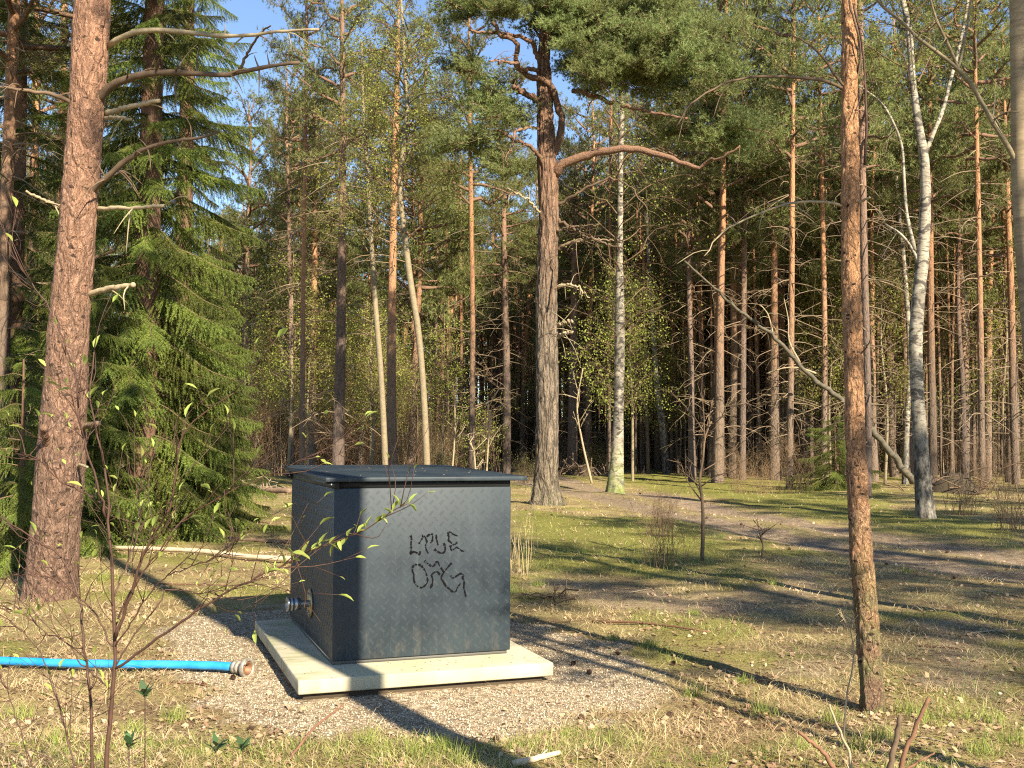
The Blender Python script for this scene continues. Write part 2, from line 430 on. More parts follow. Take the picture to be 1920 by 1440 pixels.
def gsample(A, x, y):
    """bilinear look-up of a grid field at ground points"""
    x = np.asarray(x, float); y = np.asarray(y, float)
    i = np.clip(np.searchsorted(gx, x) - 1, 0, ncol - 2); j = np.clip(np.searchsorted(gy, y) - 1, 0, nr - 2)
    fx = np.clip((x - gx[i]) / (gx[i+1] - gx[i]), 0, 1); fy = np.clip((y - gy[j]) / (gy[j+1] - gy[j]), 0, 1)
    return (A[j, i] * (1-fx) * (1-fy) + A[j, i+1] * fx * (1-fy) + A[j+1, i] * (1-fx) * fy + A[j+1, i+1] * fx * fy)
def gz(x, y): return float(gsample(GZ, x, y))

g = NT('forest_floor')
at_ = g.n('ShaderNodeAttribute', attribute_name='zones'); sepc = g.n('ShaderNodeSeparateColor'); g.l(at_.outputs['Color'], sepc.inputs[0])
v = g.coord('Object')
f1 = g.noise(v, 1.3, 6, 0.6); f2 = g.noise(v, 9, 6, 0.7); f3 = g.noise(v, 60, 4, 0.75); f4 = g.vor(v, 45, 'F1', 'Color')
litter = g.ramp(f2, [(0.25, (0.08, 0.05, 0.028)), (0.45, (0.20, 0.13, 0.065)), (0.6, (0.32, 0.25, 0.12)), (0.78, (0.44, 0.36, 0.19))])
straw = g.ramp(f3, [(0.3, (0.18, 0.13, 0.05)), (0.5, (0.34, 0.27, 0.11)), (0.7, (0.46, 0.38, 0.19))])
col = g.mix(g.maprange(f1, 0.42, 0.6), litter, straw)
mossc = g.ramp(f3, [(0.3, (0.045, 0.06, 0.012)), (0.48, (0.15, 0.16, 0.022)), (0.68, (0.34, 0.33, 0.06))])
mm = g.math('MULTIPLY', sepc.outputs[2], g.maprange(f2, 0.25, 0.6, 0.35, 1.0))
col = g.mix(mm, col, mossc)
soil = g.ramp(f2, [(0.25, (0.11, 0.07, 0.045)), (0.42, (0.21, 0.145, 0.10)), (0.58, (0.34, 0.255, 0.18)), (0.75, (0.50, 0.40, 0.29))])
col = g.mix(g.maprange(g.math('ADD', sepc.outputs[1], g.math('MULTIPLY', g.math('SUBTRACT', f3, 0.5), 0.5)), 0.3, 0.7), col, soil)
cvs = g.n('ShaderNodeSeparateColor'); g.l(f4, cvs.inputs[0])
grav = g.ramp(cvs.outputs[0], [(0.0, (0.17, 0.12, 0.08)), (0.35, (0.33, 0.245, 0.16)), (0.7, (0.47, 0.37, 0.25)), (1.0, (0.60, 0.51, 0.37))])
col = g.mix(g.maprange(g.math('ADD', sepc.outputs[0], g.math('MULTIPLY', g.math('SUBTRACT', f3, 0.5), 0.4)), 0.35, 0.65), col, grav)
f5 = g.noise(g.coord('Object', (1, 1, 1)), 170, 3, 0.8)
col = g.mix(g.maprange(f3, 0.3, 0.52, 0.7, 0.0), col, (0.035, 0.025, 0.015))
col = g.mix(g.maprange(f5, 0.56, 0.72, 0.0, 0.55), col, (0.55, 0.45, 0.28))
big = g.noise(v, 0.55, 3, 0.5); col = g.mix(g.maprange(big, 0.35, 0.65, 0.30, 0.0), col, (0.10, 0.085, 0.03))
hh = g.math('ADD', g.math('MULTIPLY', f3, 0.6), g.math('MULTIPLY', f2, 1.2))
g.bsdf(col, 0.95, g.bump(hh, 0.9, 0.03), spec=0.15)
M_GROUND = g.m
gme = mesh_np('ground', np.stack([GX, GY, GZ], -1), None, Q, True, M_GROUND)
ca = gme.color_attributes.new('zones', 'FLOAT_COLOR', 'POINT')
ca.data.foreach_set('color', np.stack([m_gravel, m_path2, m_moss, np.ones_like(m_moss)], -1).astype(np.float32).ravel())
obj('ground', gme, kind='structure')

# ------------------------------------------------------------------ foliage and wood generators
def unit(a): return a / (np.linalg.norm(a, axis=-1, keepdims=True) + 1e-9)
def tufts(Cn, D, k, ln, wd, spread=0.8, rng=RNG):
    """k thin blades fanning from every centre Cn along D -> verts, tris"""
    n = len(Cn)
    d = unit(D[:, None, :] * (1 - spread * 0.4) + rng.normal(size=(n, k, 3)) * spread * 0.7)
    L = ln * rng.uniform(0.65, 1.25, (n, k, 1))
    side = unit(np.cross(d, rng.normal(size=(n, k, 3)))) * wd * 0.5
    b = Cn[:, None, :] + rng.normal(size=(n, k, 3)) * ln * 0.12
    mid = b + d * L * 0.5
    V = np.stack([mid - side, b, mid + side, b + d * L], 2).reshape(-1, 3)
    i = np.arange(n * k)[:, None] * 4
    return V, None, np.hstack([i, i+1, i+2, i+3])
def tuft_tris(Cn, D, k, ln, wd, spread=0.8, rng=RNG):
    n = len(Cn)
    d = unit(D[:, None, :] * (1 - spread * 0.4) + rng.normal(size=(n, k, 3)) * spread * 0.7)
    L = ln * rng.uniform(0.65, 1.25, (n, k, 1))
    side = unit(np.cross(d, rng.normal(size=(n, k, 3)))) * wd * 0.5
    b = Cn[:, None, :] + rng.normal(size=(n, k, 3)) * ln * 0.12
    V = np.stack([b - side, b + side, b + d * L], 2).reshape(-1, 3)
    return V, np.arange(n * k * 3).reshape(-1, 3)

def pine_crown(seed, H, Rr, nl, tuftn=1.0, ln=0.13, wd=0.022, k=8, flat=0.5):
    """Scots pine crown: crooked limbs, side twigs and pads of needles with gaps between. Origin: where the crown starts."""
    rng = np.random.default_rng(seed)
    wood = MB(); CN, DD = [], []
    for i in range(nl):
        t = (i + rng.uniform(0, 1)) / nl
        z = H * t * 0.93
        az = i * 2.4 + rng.normal() * 0.5
        prof = math.sin(math.pi * min(1, 0.22 + 0.78 * t)) ** 0.6 * (1 - 0.35 * t)
        L = Rr * prof * rng.uniform(0.55, 1.15) + 0.35
        rise = rng.uniform(-0.15, 0.35) + 0.5 * t
        o = np.array([math.cos(az), math.sin(az), 0])
        pts = [np.array([0, 0, z])]
        for q in range(1, 6):
            f = q / 5
            pts.append(np.array([0, 0, z]) + o * L * f + np.array([0, 0, rise * L * f * (1 + 0.3 * f)]) + rng.normal(size=3) * 0.07 * L * f)
        P = spline(pts, 8)
        wood.tube(P, np.linspace(0.03 + 0.012 * L, 0.006, 8), 4, False)
        for sgn in range(int(4 + 4 * L)):
            f = rng.uniform(0.35, 1.0); b = P[int(f * 7)]
            sd_ = unit(o * rng.uniform(0.2, 1) + np.array([-o[1], o[0], 0]) * rng.normal() * 0.9 + np.array([0, 0, rng.uniform(0, 0.7)]))
            sl = rng.uniform(0.25, 0.75) * (0.5 + 0.35 * L)
            e = b + sd_ * sl
            wood.tube([b, (b + e) / 2 + rng.normal(size=3) * 0.03, e], [0.010, 0.007, 0.004], 3, False)
            nt = int(max(4, 11 * sl * tuftn * 1.6))
            c = b + (e - b) * rng.uniform(0.35, 1.08, (nt, 1)) + rng.normal(size=(nt, 3)) * np.array([0.13, 0.13, 0.13 * flat]) * (0.6 + sl)
            CN.append(c); DD.append(np.tile(unit(sd_ + np.array([0, 0, 0.5])), (nt, 1)))
    V, T = tuft_tris(np.vstack(CN), np.vstack(DD), k, ln, wd, 0.9, rng)
    return wood.mesh('crown_wood', M_LIMB), mesh_np('needles', V, T, None, False, M_NEEDLE)

def birch_crown(seed, H, Rr, nl, leaves, lsize=0.05):
    rng = np.random.default_rng(seed); wood = MB(); CN = []
    for i in range(nl):
        t = (i + rng.uniform(0, 1)) / nl; z = H * t * 0.9
        az = i * 2.4 + rng.normal() * 0.6; o = np.array([math.cos(az), math.sin(az), 0])
        L = Rr * (1 - 0.55 * t) * rng.uniform(0.6, 1.15)
        pts = [np.array([0, 0, z]) + o * L * f + np.array([0, 0, L * (1.1 * f - 0.45 * f * f)]) + rng.normal(size=3) * 0.06 * L for f in (0, .3, .6, 1.0)]
        P = spline(pts, 7); wood.tube(P, np.linspace(0.022, 0.005, 7), 4, False)
        for q in range(9):
            b = P[rng.integers(2, 7)]
            dr = unit(o * rng.uniform(0, 1) + rng.normal(size=3) * 0.6); sl = rng.uniform(0.4, 1.0)
            tw = np.array([b + dr * sl * f + np.array([0, 0, -0.45 * sl * f * f]) for f in (0, .35, .7, 1)])
            wood.tube(tw, [0.006, 0.005, 0.004, 0.002], 3, False)
            CN.append(b + (tw[-1] - b) * rng.uniform(0.2, 1.1, (6, 1)) + rng.normal(size=(6, 3)) * 0.12)
    CN = np.vstack(CN); c = CN[rng.integers(0, len(CN), leaves)] + rng.normal(size=(leaves, 3)) * 0.10
    a = unit(rng.normal(size=(leaves, 3))); b = unit(np.cross(a, rng.normal(size=(leaves, 3)))); sz = lsize * rng.uniform(0.6, 1.3, (leaves, 1))
    V = np.stack([c - a*sz*0.5, c + b*sz*0.32, c + a*sz*0.5, c - b*sz*0.32], 1).reshape(-1, 3)
    return wood.mesh('birch_twigs', M_TWIG), mesh_np('birch_leaves', V, None, np.arange(leaves*4).reshape(-1, 4), False, M_BIRCHLEAF)

def dead_branches(seed, n, z0, z1, Lmax, mat=None):
    rng = np.random.default_rng(seed); w = MB()
    for i in range(n):
        z = rng.uniform(z0, z1); az = rng.uniform(0, 6.28); o = np.array([math.cos(az), math.sin(az), 0])
        L = Lmax * rng.uniform(0.25, 1) ; up = rng.uniform(-0.35, 0.4)
        P = spline([np.array([0, 0, z]) + o * L * f + np.array([0, 0, L * (up * f - 0.25 * f * f)]) + rng.normal(size=3) * 0.04 * L * f for f in (0, .33, .66, 1)], 6)
        w.tube(P, np.linspace(0.018, 0.005, 6), 4, False)
        for q in range(rng.integers(3, 9)):
            b = P[rng.integers(2, 6)]; d = unit(o + rng.normal(size=3) * 0.8); s = rng.uniform(0.15, 0.5)
            w.tube([b, b + d * s * .5, b + d * s + np.array([0, 0, -0.05])], [0.006, 0.005, 0.003], 3, False)
    return w.mesh('dead_branches', mat or M_DEAD)

def trunk_mesh(name, P, rad, mat, sides=10, rows=16, relief=0.0, pl=(10, 3.0), flare=0.0):
    """P local points base to top, rad at each; optional bark relief in the surface itself"""
    D = spline(np.c_[np.asarray(P, float), np.asarray(rad, float)], rows)
    C3, r = D[:, :3], D[:, 3]
    th = np.arange(sides) / sides * 2 * math.pi
    T = unit(np.gradient(C3, axis=0)); A = unit(np.cross(np.array([0, 1.0, 0]), T)); B = np.cross(T, A)
    rr = np.repeat(r[:, None], sides, 1)
    if flare > 0:
        z = C3[:, 2][:, None]
        rr = rr * (1 + flare * np.exp(-np.maximum(z, 0) / 0.22) * (0.6 + 0.5 * np.sin(th * 5 + 1.0)[None, :] * np.sin(th * 2 + .4)[None, :]))
    if relief > 0:
        ang = np.cos(th), np.sin(th)
        for i in range(rows):
            for j in range(sides):
                q = (ang[0][j] * r[i] * pl[0], ang[1][j] * r[i] * pl[0], C3[i, 2] * pl[1])
                w = mnoise.noise_vector((q[0] * .9, q[1] * .9, q[2] * .9)) * 0.7 + mnoise.noise_vector((q[0] * 2.6, q[1] * 2.6, q[2] * 2.6)) * 0.25
                d, _ = mnoise.voronoi((q[0] + w[0], q[1] + w[1], q[2] + w[2]), distance_metric='DISTANCE', exponent=2.5)
                e = min(1.0, (d[1] - d[0]) * 3.2)
                rr[i, j] += relief * (e - 0.7 + 0.5 * mnoise.noise((q[0] * 3, q[1] * 3, q[2] * 3)))
    V = C3[:, None, :] + A[:, None, :] * (np.cos(th)[None, :, None] * rr[:, :, None]) + B[:, None, :] * (np.sin(th)[None, :, None] * rr[:, :, None])
    i = np.arange(rows - 1)[:, None]; j = np.arange(sides)[None, :]
    Qd = np.stack([i*sides + j, i*sides + (j+1) % sides, (i+1)*sides + (j+1) % sides, (i+1)*sides + j], -1).reshape(-1, 4)
    return mesh_np(name, V.reshape(-1, 3), None, Qd, True, mat)

PCR = [pine_crown(100 + i, 7.5, r, n, 1.15, k=8, ln=0.14, wd=0.022) for i, (r, n) in enumerate([(2.3, 34), (2.7, 36), (2.0, 30), (3.1, 38), (2.4, 32)])]
BCR = [birch_crown(300 + i, 7.0, 1.8, 34, 9000, 0.055) for i in range(2)]
BCR_SPARSE = birch_crown(310, 7.0, 1.7, 32, 1500)
DBR = [dead_branches(400 + i, n, 1.5, 10.5, 2.0, M_DEADMIX) for i, n in enumerate((44, 60, 34))]

def put_crown(parent, base, H, variant, sx=1.0, rot=None):
    w, nd = variant
    ang = random.uniform(0, 6.28) if rot is None else rot
    for nm, me in (('limbs', w), ('crown', nd)):
        o = obj(nm, me, parent, base); o.rotation_euler = (0, 0, ang)
        hz = H / 7.5; o.scale = (sx, sx, hz); o['kind'] = 'stuff'
        KIDS.setdefault(parent, []).append(o)

def px_tree(name, label, cat, Y, pts, H, kind='pine', mat=None, group=None, crown=None, crown_w=1.0, crown_z=None, dead=None, sides=10, rows=16,
            relief=0.0, pl=(10, 3), flare=0.0, zbase=None):
    """tree whose trunk passes through given photograph points at distance Y: pts = (x, y, width px), base first"""
    b = aty(pts[0][0], pts[0][1], Y); b[2] = gz(b[0], b[1]) - 0.04 if zbase is None else zbase
    P = [aty(x, y, Y) for x, y, w in pts]; P[0] = b.copy()
    rr = [w * Y / FOC / 2 for x, y, w in pts]
    P = np.array(P) - b
    top = P[-1]
    if H > top[2] + 0.8:
        d = (P[-1] - P[-2]); d = d / max(d[2], 0.1)
        mid = top + d * (H - top[2]) * 0.5; end = top + d * (H - top[2]) * 0.7; end[2] = H; mid[2] = (top[2] + H) / 2
        P = np.vstack([P, mid, end]); rr = rr + [rr[-1] * 0.65, 0.02]
    t = thing(name, label, cat, tuple(b), 0, group)
    tr_ = obj('trunk', trunk_mesh('trunk', P, rr, mat, sides, rows, relief, pl, flare), t)
    if crown is not None:
        cz = H * 0.55 if crown_z is None else crown_z
        k = np.searchsorted(P[:, 2], cz); k = min(max(k, 1), len(P) - 1)
        f = (cz - P[k-1, 2]) / max(P[k, 2] - P[k-1, 2], 1e-3); cp = P[k-1] + (P[k] - P[k-1]) * f
        put_crown(t, tuple(cp), H - cz + 0.3, crown, crown_w)
    if dead is not None:
        o = obj('dead_branches', dead, t, kind='stuff'); o.rotation_euler = (0, 0, random.uniform(0, 6.28))
        o.scale = (1, 1, min(1.2, H / 16))
        o.location = (P[min(1, len(P)-1)][0] * 0.5, 0, 0)
    return t, b, P, rr

# ------------------------------------------------------------------ the four near trees
def branch_obj(parent, base, px, Y, w0, w1, mat, name='branch', k=8, n=22, wob=0.0, Yend=None, twigs=0, twl=0.25):
    """a limb through photograph points at its tree's distance (bending towards Yend)"""
    Yend = Y if Yend is None else Yend
    m = len(px)
    P = np.array([aty(x, y, Y + (Yend - Y) * i / max(1, m - 1)) for i, (x, y) in enumerate(px)]) - base
    Ps = spline(P, n)
    if wob: Ps[1:] += RNG.normal(size=(n - 1, 3)) * wob
    mb = MB(); r = np.linspace(w0 * Y / FOC / 2, w1 * Y / FOC / 2, n)
    mb.tube(Ps, r * (1 + RNG.normal(size=n) * 0.06), k)
    for q in range(twigs):
        i = RNG.integers(n // 5, n); d = unit(RNG.normal(size=3) * np.array([1, 0.7, 0.9]) + np.array([0.3 * np.sign(Ps[-1][0] - Ps[0][0]), 0, -0.1])); s = RNG.uniform(0.3, 1) * twl
        mb.tube(spline([Ps[i], Ps[i] + d * s * .5 + RNG.normal(size=3) * .04 * s, Ps[i] + d * s + np.array([0, 0, -0.25 * s])], 5), np.linspace(min(r[i] * .5, 0.011), 0.0025, 5), 4)
    o = obj(name, mb.mesh(name, mat, True), parent)
    return o, Ps

# pink-brown pine beside the spruces
tL, bL, PL, rL = px_tree('pine_tree', 'thick pink-brown pine trunk with broken side branches, in front of the dark spruce', 'pine tree', 10.5,
    [(93, 1120, 92), (103, 1000, 88), (113, 880, 88), (122, 740, 80), (130, 600, 73), (141, 480, 69), (152, 330, 66), (161, 220, 64), (167, 120, 66), (173, 0, 67), (178, -120, 62)],
    15, mat=M_PINE_LEFT, crown=PCR[1], crown_w=1.1, crown_z=8.2, sides=64, rows=420, relief=0.012, pl=(10, 3.6), flare=0.16)
for px, w0, w1, m, tw, ye in [
    ([(205, 85), (228, 70), (265, 58), (320, 57), (400, 66), (470, 66), (520, 60), (600, 55)], 12, 4, M_DEADPALE, 9, 9.9),
    ([(184, 195), (200, 168), (232, 150), (280, 138), (340, 136), (420, 140), (480, 130), (520, 122), (562, 118)], 16, 6, M_DEAD, 14, 9.8),
    ([(448, 132), (470, 90), (488, 62), (508, 48)], 6, 3, M_DEAD, 2, 10),
    ([(200, 212), (230, 204), (265, 196), (299, 188)], 11, 8, M_DEADPALE, 1, 10.2),
    ([(196, 222), (215, 220), (245, 223)], 7, 5, M_DEADPALE, 1, 10.2),
    ([(163, 370), (185, 345), (205, 330), (240, 298), (280, 275), (330, 264), (380, 256), (412, 246)], 13, 4, M_DEAD, 14, 9.9),
    ([(184, 393), (215, 390), (255, 390), (308, 386)], 9, 6, M_DEADPALE, 3, 10.1),
    ([(168, 552), (190, 545), (215, 539), (252, 534)], 12, 9, M_DEADPALE, 2, 10.2),
    ([(145, 205), (125, 188), (95, 176), (50, 170), (0, 163), (-60, 160)], 9, 4, M_DEAD, 6, 10.0),
    ([(118, 393), (90, 378), (48, 358)], 7, 4, M_DEADPALE, 2, 10.2),
    ([(152, 805), (165, 797), (185, 794)], 11, 9, M_DEAD, 0, 10.2),
    ([(104, 850), (88, 830), (82, 800)], 14, 13, M_LIMB, 0, 10.1),
    ([(140, 878), (150, 872), (163, 876)], 6, 4, M_DEADPALE, 0, 10.2)]:
    branch_obj(tL, bL, px, 10.5, w0, w1, m, twigs=tw, Yend=ye, twl=0.45, wob=0.004)

# big pine with the bent limb
tB, bB, PB, rB = px_tree('pine_tree', 'big grey-barked pine with twisted red limbs, right behind the metal box', 'pine tree', 26.0,
    [(1025, 950, 62), (1024, 915, 50), (1025, 860, 43), (1026, 700, 42), (1025, 560, 41), (1027, 480, 39), (1029, 400, 37), (1027, 330, 38), (1024, 270, 34), (1022, 200, 30), (1020, 150, 28), (1020, 90, 22), (1026, 20, 18), (1030, -50, 13)],
    16.5, mat=M_PINE_BIG, sides=56, rows=300, relief=0.03, pl=(9, 1.5), flare=0.3)
limbs = [
    ([(1040, 330), (1052, 312), (1075, 300), (1110, 288), (1150, 280), (1190, 279), (1230, 288), (1270, 300), (1310, 315), (1325, 306), (1338, 296), (1350, 300), (1365, 285), (1388, 272)], 20, 3, M_LIMB, 26, 24),
    ([(1036, 290), (1048, 270), (1053, 235), (1050, 210), (1043, 180), (1032, 160), (1010, 148), (990, 140), (972, 128), (966, 112), (970, 90), (962, 76), (940, 66), (925, 40)], 15, 8, M_LIMB, 26, 25.5),
    ([(1018, 140), (1000, 130), (985, 132), (974, 125), (965, 118), (940, 116), (920, 114)], 9, 4, M_LIMB, 26, 24.5),
    ([(1020, 130), (1008, 105), (1000, 85), (985, 72), (960, 66), (930, 62), (880, 58)], 11, 4, M_LIMB, 26, 25.5),
    ([(1012, 190), (990, 178), (975, 172), (960, 160)], 13, 8, M_LIMB, 26, 25.2),
    ([(1074, 170), (1100, 175), (1140, 190), (1180, 200), (1230, 212), (1290, 222)], 10, 4, M_LIMB, 26, 24.5),
    ([(1030, 330), (1018, 300), (1000, 280), (965, 262), (940, 248), (912, 244)], 9, 4, M_LIMB, 26, 25),
    ([(1020, 245), (990, 240), (965, 250), (955, 290), (950, 315)], 6, 3, M_LIMB, 26, 25),
    ([(1045, 385), (1065, 372), (1090, 358), (1120, 342), (1150, 336), (1175, 345), (1200, 372), (1222, 398)], 6, 1.5, M_DEAD, 26, 25),
    ([(1043, 410), (1075, 430), (1105, 445), (1145, 460), (1170, 466)], 7, 2.5, M_DEAD, 26, 25),
    ([(1046, 466), (1070, 455), (1110, 449), (1150, 452)], 7, 2.5, M_DEADMIX, 26, 25.3),
    ([(1042, 440), (1050, 430), (1080, 425), (1120, 420)], 5, 2, M_DEAD, 26, 25.3),
    ([(1020, 408), (1000, 385), (975, 365), (945, 352)], 5, 2, M_DEADPALE, 26, 25.3),
    ([(1042, 540), (1060, 534), (1080, 536), (1105, 560)], 7, 2, M_DEADPALE, 26, 25.5),
    ([(1044, 612), (1055, 605), (1073, 602)], 7, 5, M_DEADPALE, 26, 25.6),
    ([(1042, 637), (1055, 626), (1073, 624)], 6, 4, M_DEADPALE, 26, 25.6)]
LP = []
for px, w0, w1, m, Y, ye in limbs:
    o, Ps = branch_obj(tB, bB, px, Y, w0, w1, m, 'limb' if m is M_LIMB else 'branch', Yend=ye, twigs=5, twl=0.9, n=30, wob=0.022)
    if m is M_LIMB: LP.append(Ps)
o, Ps = branch_obj(tB, bB, [(1030, 580), (1036, 545), (1042, 505), (1043, 500), (1036, 490), (1040, 478)], 25.65, 3.5, 2.5, M_TWIG, 'branch')

def spray(seed, size=0.75, nt=360, k=11, ln=0.085, wd=0.014, mat=None):
    """one clump of pine needles on its own twigs, about 1.4 m across"""
    rng = np.random.default_rng(seed); w = MB(); CN = []; DD = []
    for q in range(14):
        d = unit(rng.normal(size=3) * np.array([1, 1, 0.45]) + np.array([0.2, 0, 0.25])); L = size * rng.uniform(0.5, 1.1)
        P = spline([np.zeros(3), d * L * .5 + rng.normal(size=3) * .06, d * L + np.array([0, 0, 0.12 * L])], 5)
        w.tube(P, np.linspace(0.012, 0.004, 5), 3, False)
        n_ = nt // 14
        f = rng.uniform(0.25, 1.05, (n_, 1)); CN.append(P[0] + (P[-1] - P[0]) * f + rng.normal(size=(n_, 3)) * 0.10 * size * np.array([1.2, 1.2, .7])); DD.append(np.tile(unit(d + np.array([0, 0, .45])), (n_, 1)))
    V, T = tuft_tris(np.vstack(CN), np.vstack(DD), k, ln, wd, 0.95, rng)
    nw = w.n; w.add(V, T)
    me = w.mesh('needle_spray', [M_LIMB, mat or M_NEEDLE_NEAR])
    ntri = len(T); tot = len(me.polygons)
    # triangles come first in the mesh, in the order they were added (tube caps are off)
    mi = np.zeros(tot, np.int32); mi[:ntri] = 1; me.polygons.foreach_set('material_index', mi)
    return me
SPR = [spray(500 + i) for i in range(4)]
cnt = 0
def add_spray(parent, p, sc):
    global cnt
    o = obj('needle_spray', SPR[cnt % 4], parent, tuple(p)); cnt += 1
    o.rotation_euler = (random.uniform(-.35, .35), random.uniform(-.35, .35), random.uniform(0, 6.28)); o.scale = (sc,) * 3
# foliage masses seen in the photograph (pixels), spread in depth round the trunk
for (x, y, rx_, ry_, n_) in [(1120, 30, 110, 55, 30), (1220, 60, 110, 60, 16), (1330, 120, 70, 50, 10), (1180, 120, 90, 40, 12), (960, -10, 60, 40, 8), (1050, 40, 60, 40, 10), (1150, 95, 85, 45, 16), (1240, 110, 70, 40, 12), (1085, 120, 30, 30, 3), (1060, -70, 260, 60, 26), (1180, 165, 60, 25, 7),
                             (1300, 180, 60, 35, 7), (930, 200, 50, 30, 6), (925, 10, 80, 30, 9), (1250, 30, 60, 50, 9), (860, 250, 60, 40, 5), (950, 330, 40, 30, 3), (1360, 255, 60, 35, 9), (1260, 240, 60, 20, 5), (870, 120, 40, 20, 3)]:
    for q in range(n_):
        ang = random.uniform(0, 6.28); rr_ = math.sqrt(random.random())
        add_spray(tB, aty(x + rx_ * rr_ * math.cos(ang), y + ry_ * rr_ * math.sin(ang), 26 + random.uniform(-2.0, 2.2)) - bB, random.uniform(0.75, 1.15))

# slim orange pine in the near grass
tS, bS, PS, rS = px_tree('pine_tree', 'slim orange pine with flaking bark, standing alone in the near grass', 'pine tree', 6.34,
    [(1636, 1330, 46), (1634, 1290, 41), (1628, 1200, 43), (1622, 1120, 42), (1614, 1030, 42), (1608, 900, 38), (1603, 800, 36), (1601, 700, 36), (1598, 600, 36), (1595, 480, 34), (1594, 300, 33), (1593, 150, 30), (1592, 0, 28), (1591, -200, 24)],
    9.5, mat=M_PINE_SMALL, crown=PCR[2], crown_w=0.6, crown_z=6.6, sides=60, rows=520, relief=0.0065, pl=(24, 8), flare=0.14)
for px, w0, w1, m, tw, ye in [
    ([(1580, 166), (1560, 156), (1520, 147), (1440, 143), (1380, 150), (1340, 165), (1295, 195), (1270, 235)], 7, 2.5, M_DEAD, 7, 6.0),
    ([(1586, 168), (1565, 140), (1540, 105), (1510, 78), (1478, 64)], 6, 3, M_DEAD, 3, 6.2),
    ([(1602, 160), (1612, 120), (1613, 80), (1605, 50), (1592, 0), (1588, -40)], 5, 4, M_DEAD, 1, 6.2),
    ([(1622, 310), (1625, 240), (1620, 120), (1612, 60), (1600, 10)], 5, 4, M_SHRUBSTEM, 2, 6.2),
    ([(1582, 388), (1550, 380), (1500, 378), (1450, 390), (1400, 410), (1350, 440), (1320, 480)], 6, 2, M_DEADPALE, 8, 6.0),
    ([(1578, 332), (1555, 310), (1530, 285), (1515, 258)], 3, 2, M_TWIG, 1, 6.2),
    ([(1612, 664), (1622, 655), (1632, 638)], 4, 2, M_TWIG, 0, 6.2),
    ([(1605, 385), (1618, 376), (1632, 369)], 6, 4, M_DEADPALE, 0, 6.2)]:
    branch_obj(tS, bS, px, 6.34, w0, w1, m, twigs=tw, Yend=ye, twl=0.22, wob=0.002, k=6)

# birch at the edge of the picture, its foot outside
tE, bE, PE, rE = px_tree('birch_tree', 'leaning yellow-barked birch cut by the picture edge, one long limb reaching over the path', 'birch', 9.0,
    [(1985, 1140, 58), (1965, 900, 54), (1945, 650, 50), (1927, 450, 46), (1918, 320, 42), (1914, 150, 36), (1910, 0, 33), (1908, -150, 30)], 12, mat=M_BIRCH_TAN, crown=BCR[0], crown_w=1.1, crown_z=6.5, sides=24, rows=60, relief=0.002)
o, Ps = branch_obj(tE, bE, [(1912, 318), (1890, 275), (1868, 240), (1845, 200), (1822, 160), (1797, 130), (1760, 100), (1720, 70), (1690, 40), (1655, 12), (1630, -20)], 9, 11, 5, M_YBARK, 'limb', Yend=8.6, twigs=10, twl=0.5)
branch_obj(tE, bE, [(1797, 130), (1785, 100), (1770, 68), (1755, 35), (1742, -10)], 8.8, 7, 4, M_YBARK, 'branch', Yend=8.6, twigs=4, twl=0.4)
branch_obj(tE, bE, [(1797, 128), (1806, 90), (1815, 40), (1822, -10)], 8.8, 5, 3, M_YBARK, 'branch', Yend=8.8, twigs=4, twl=0.4)

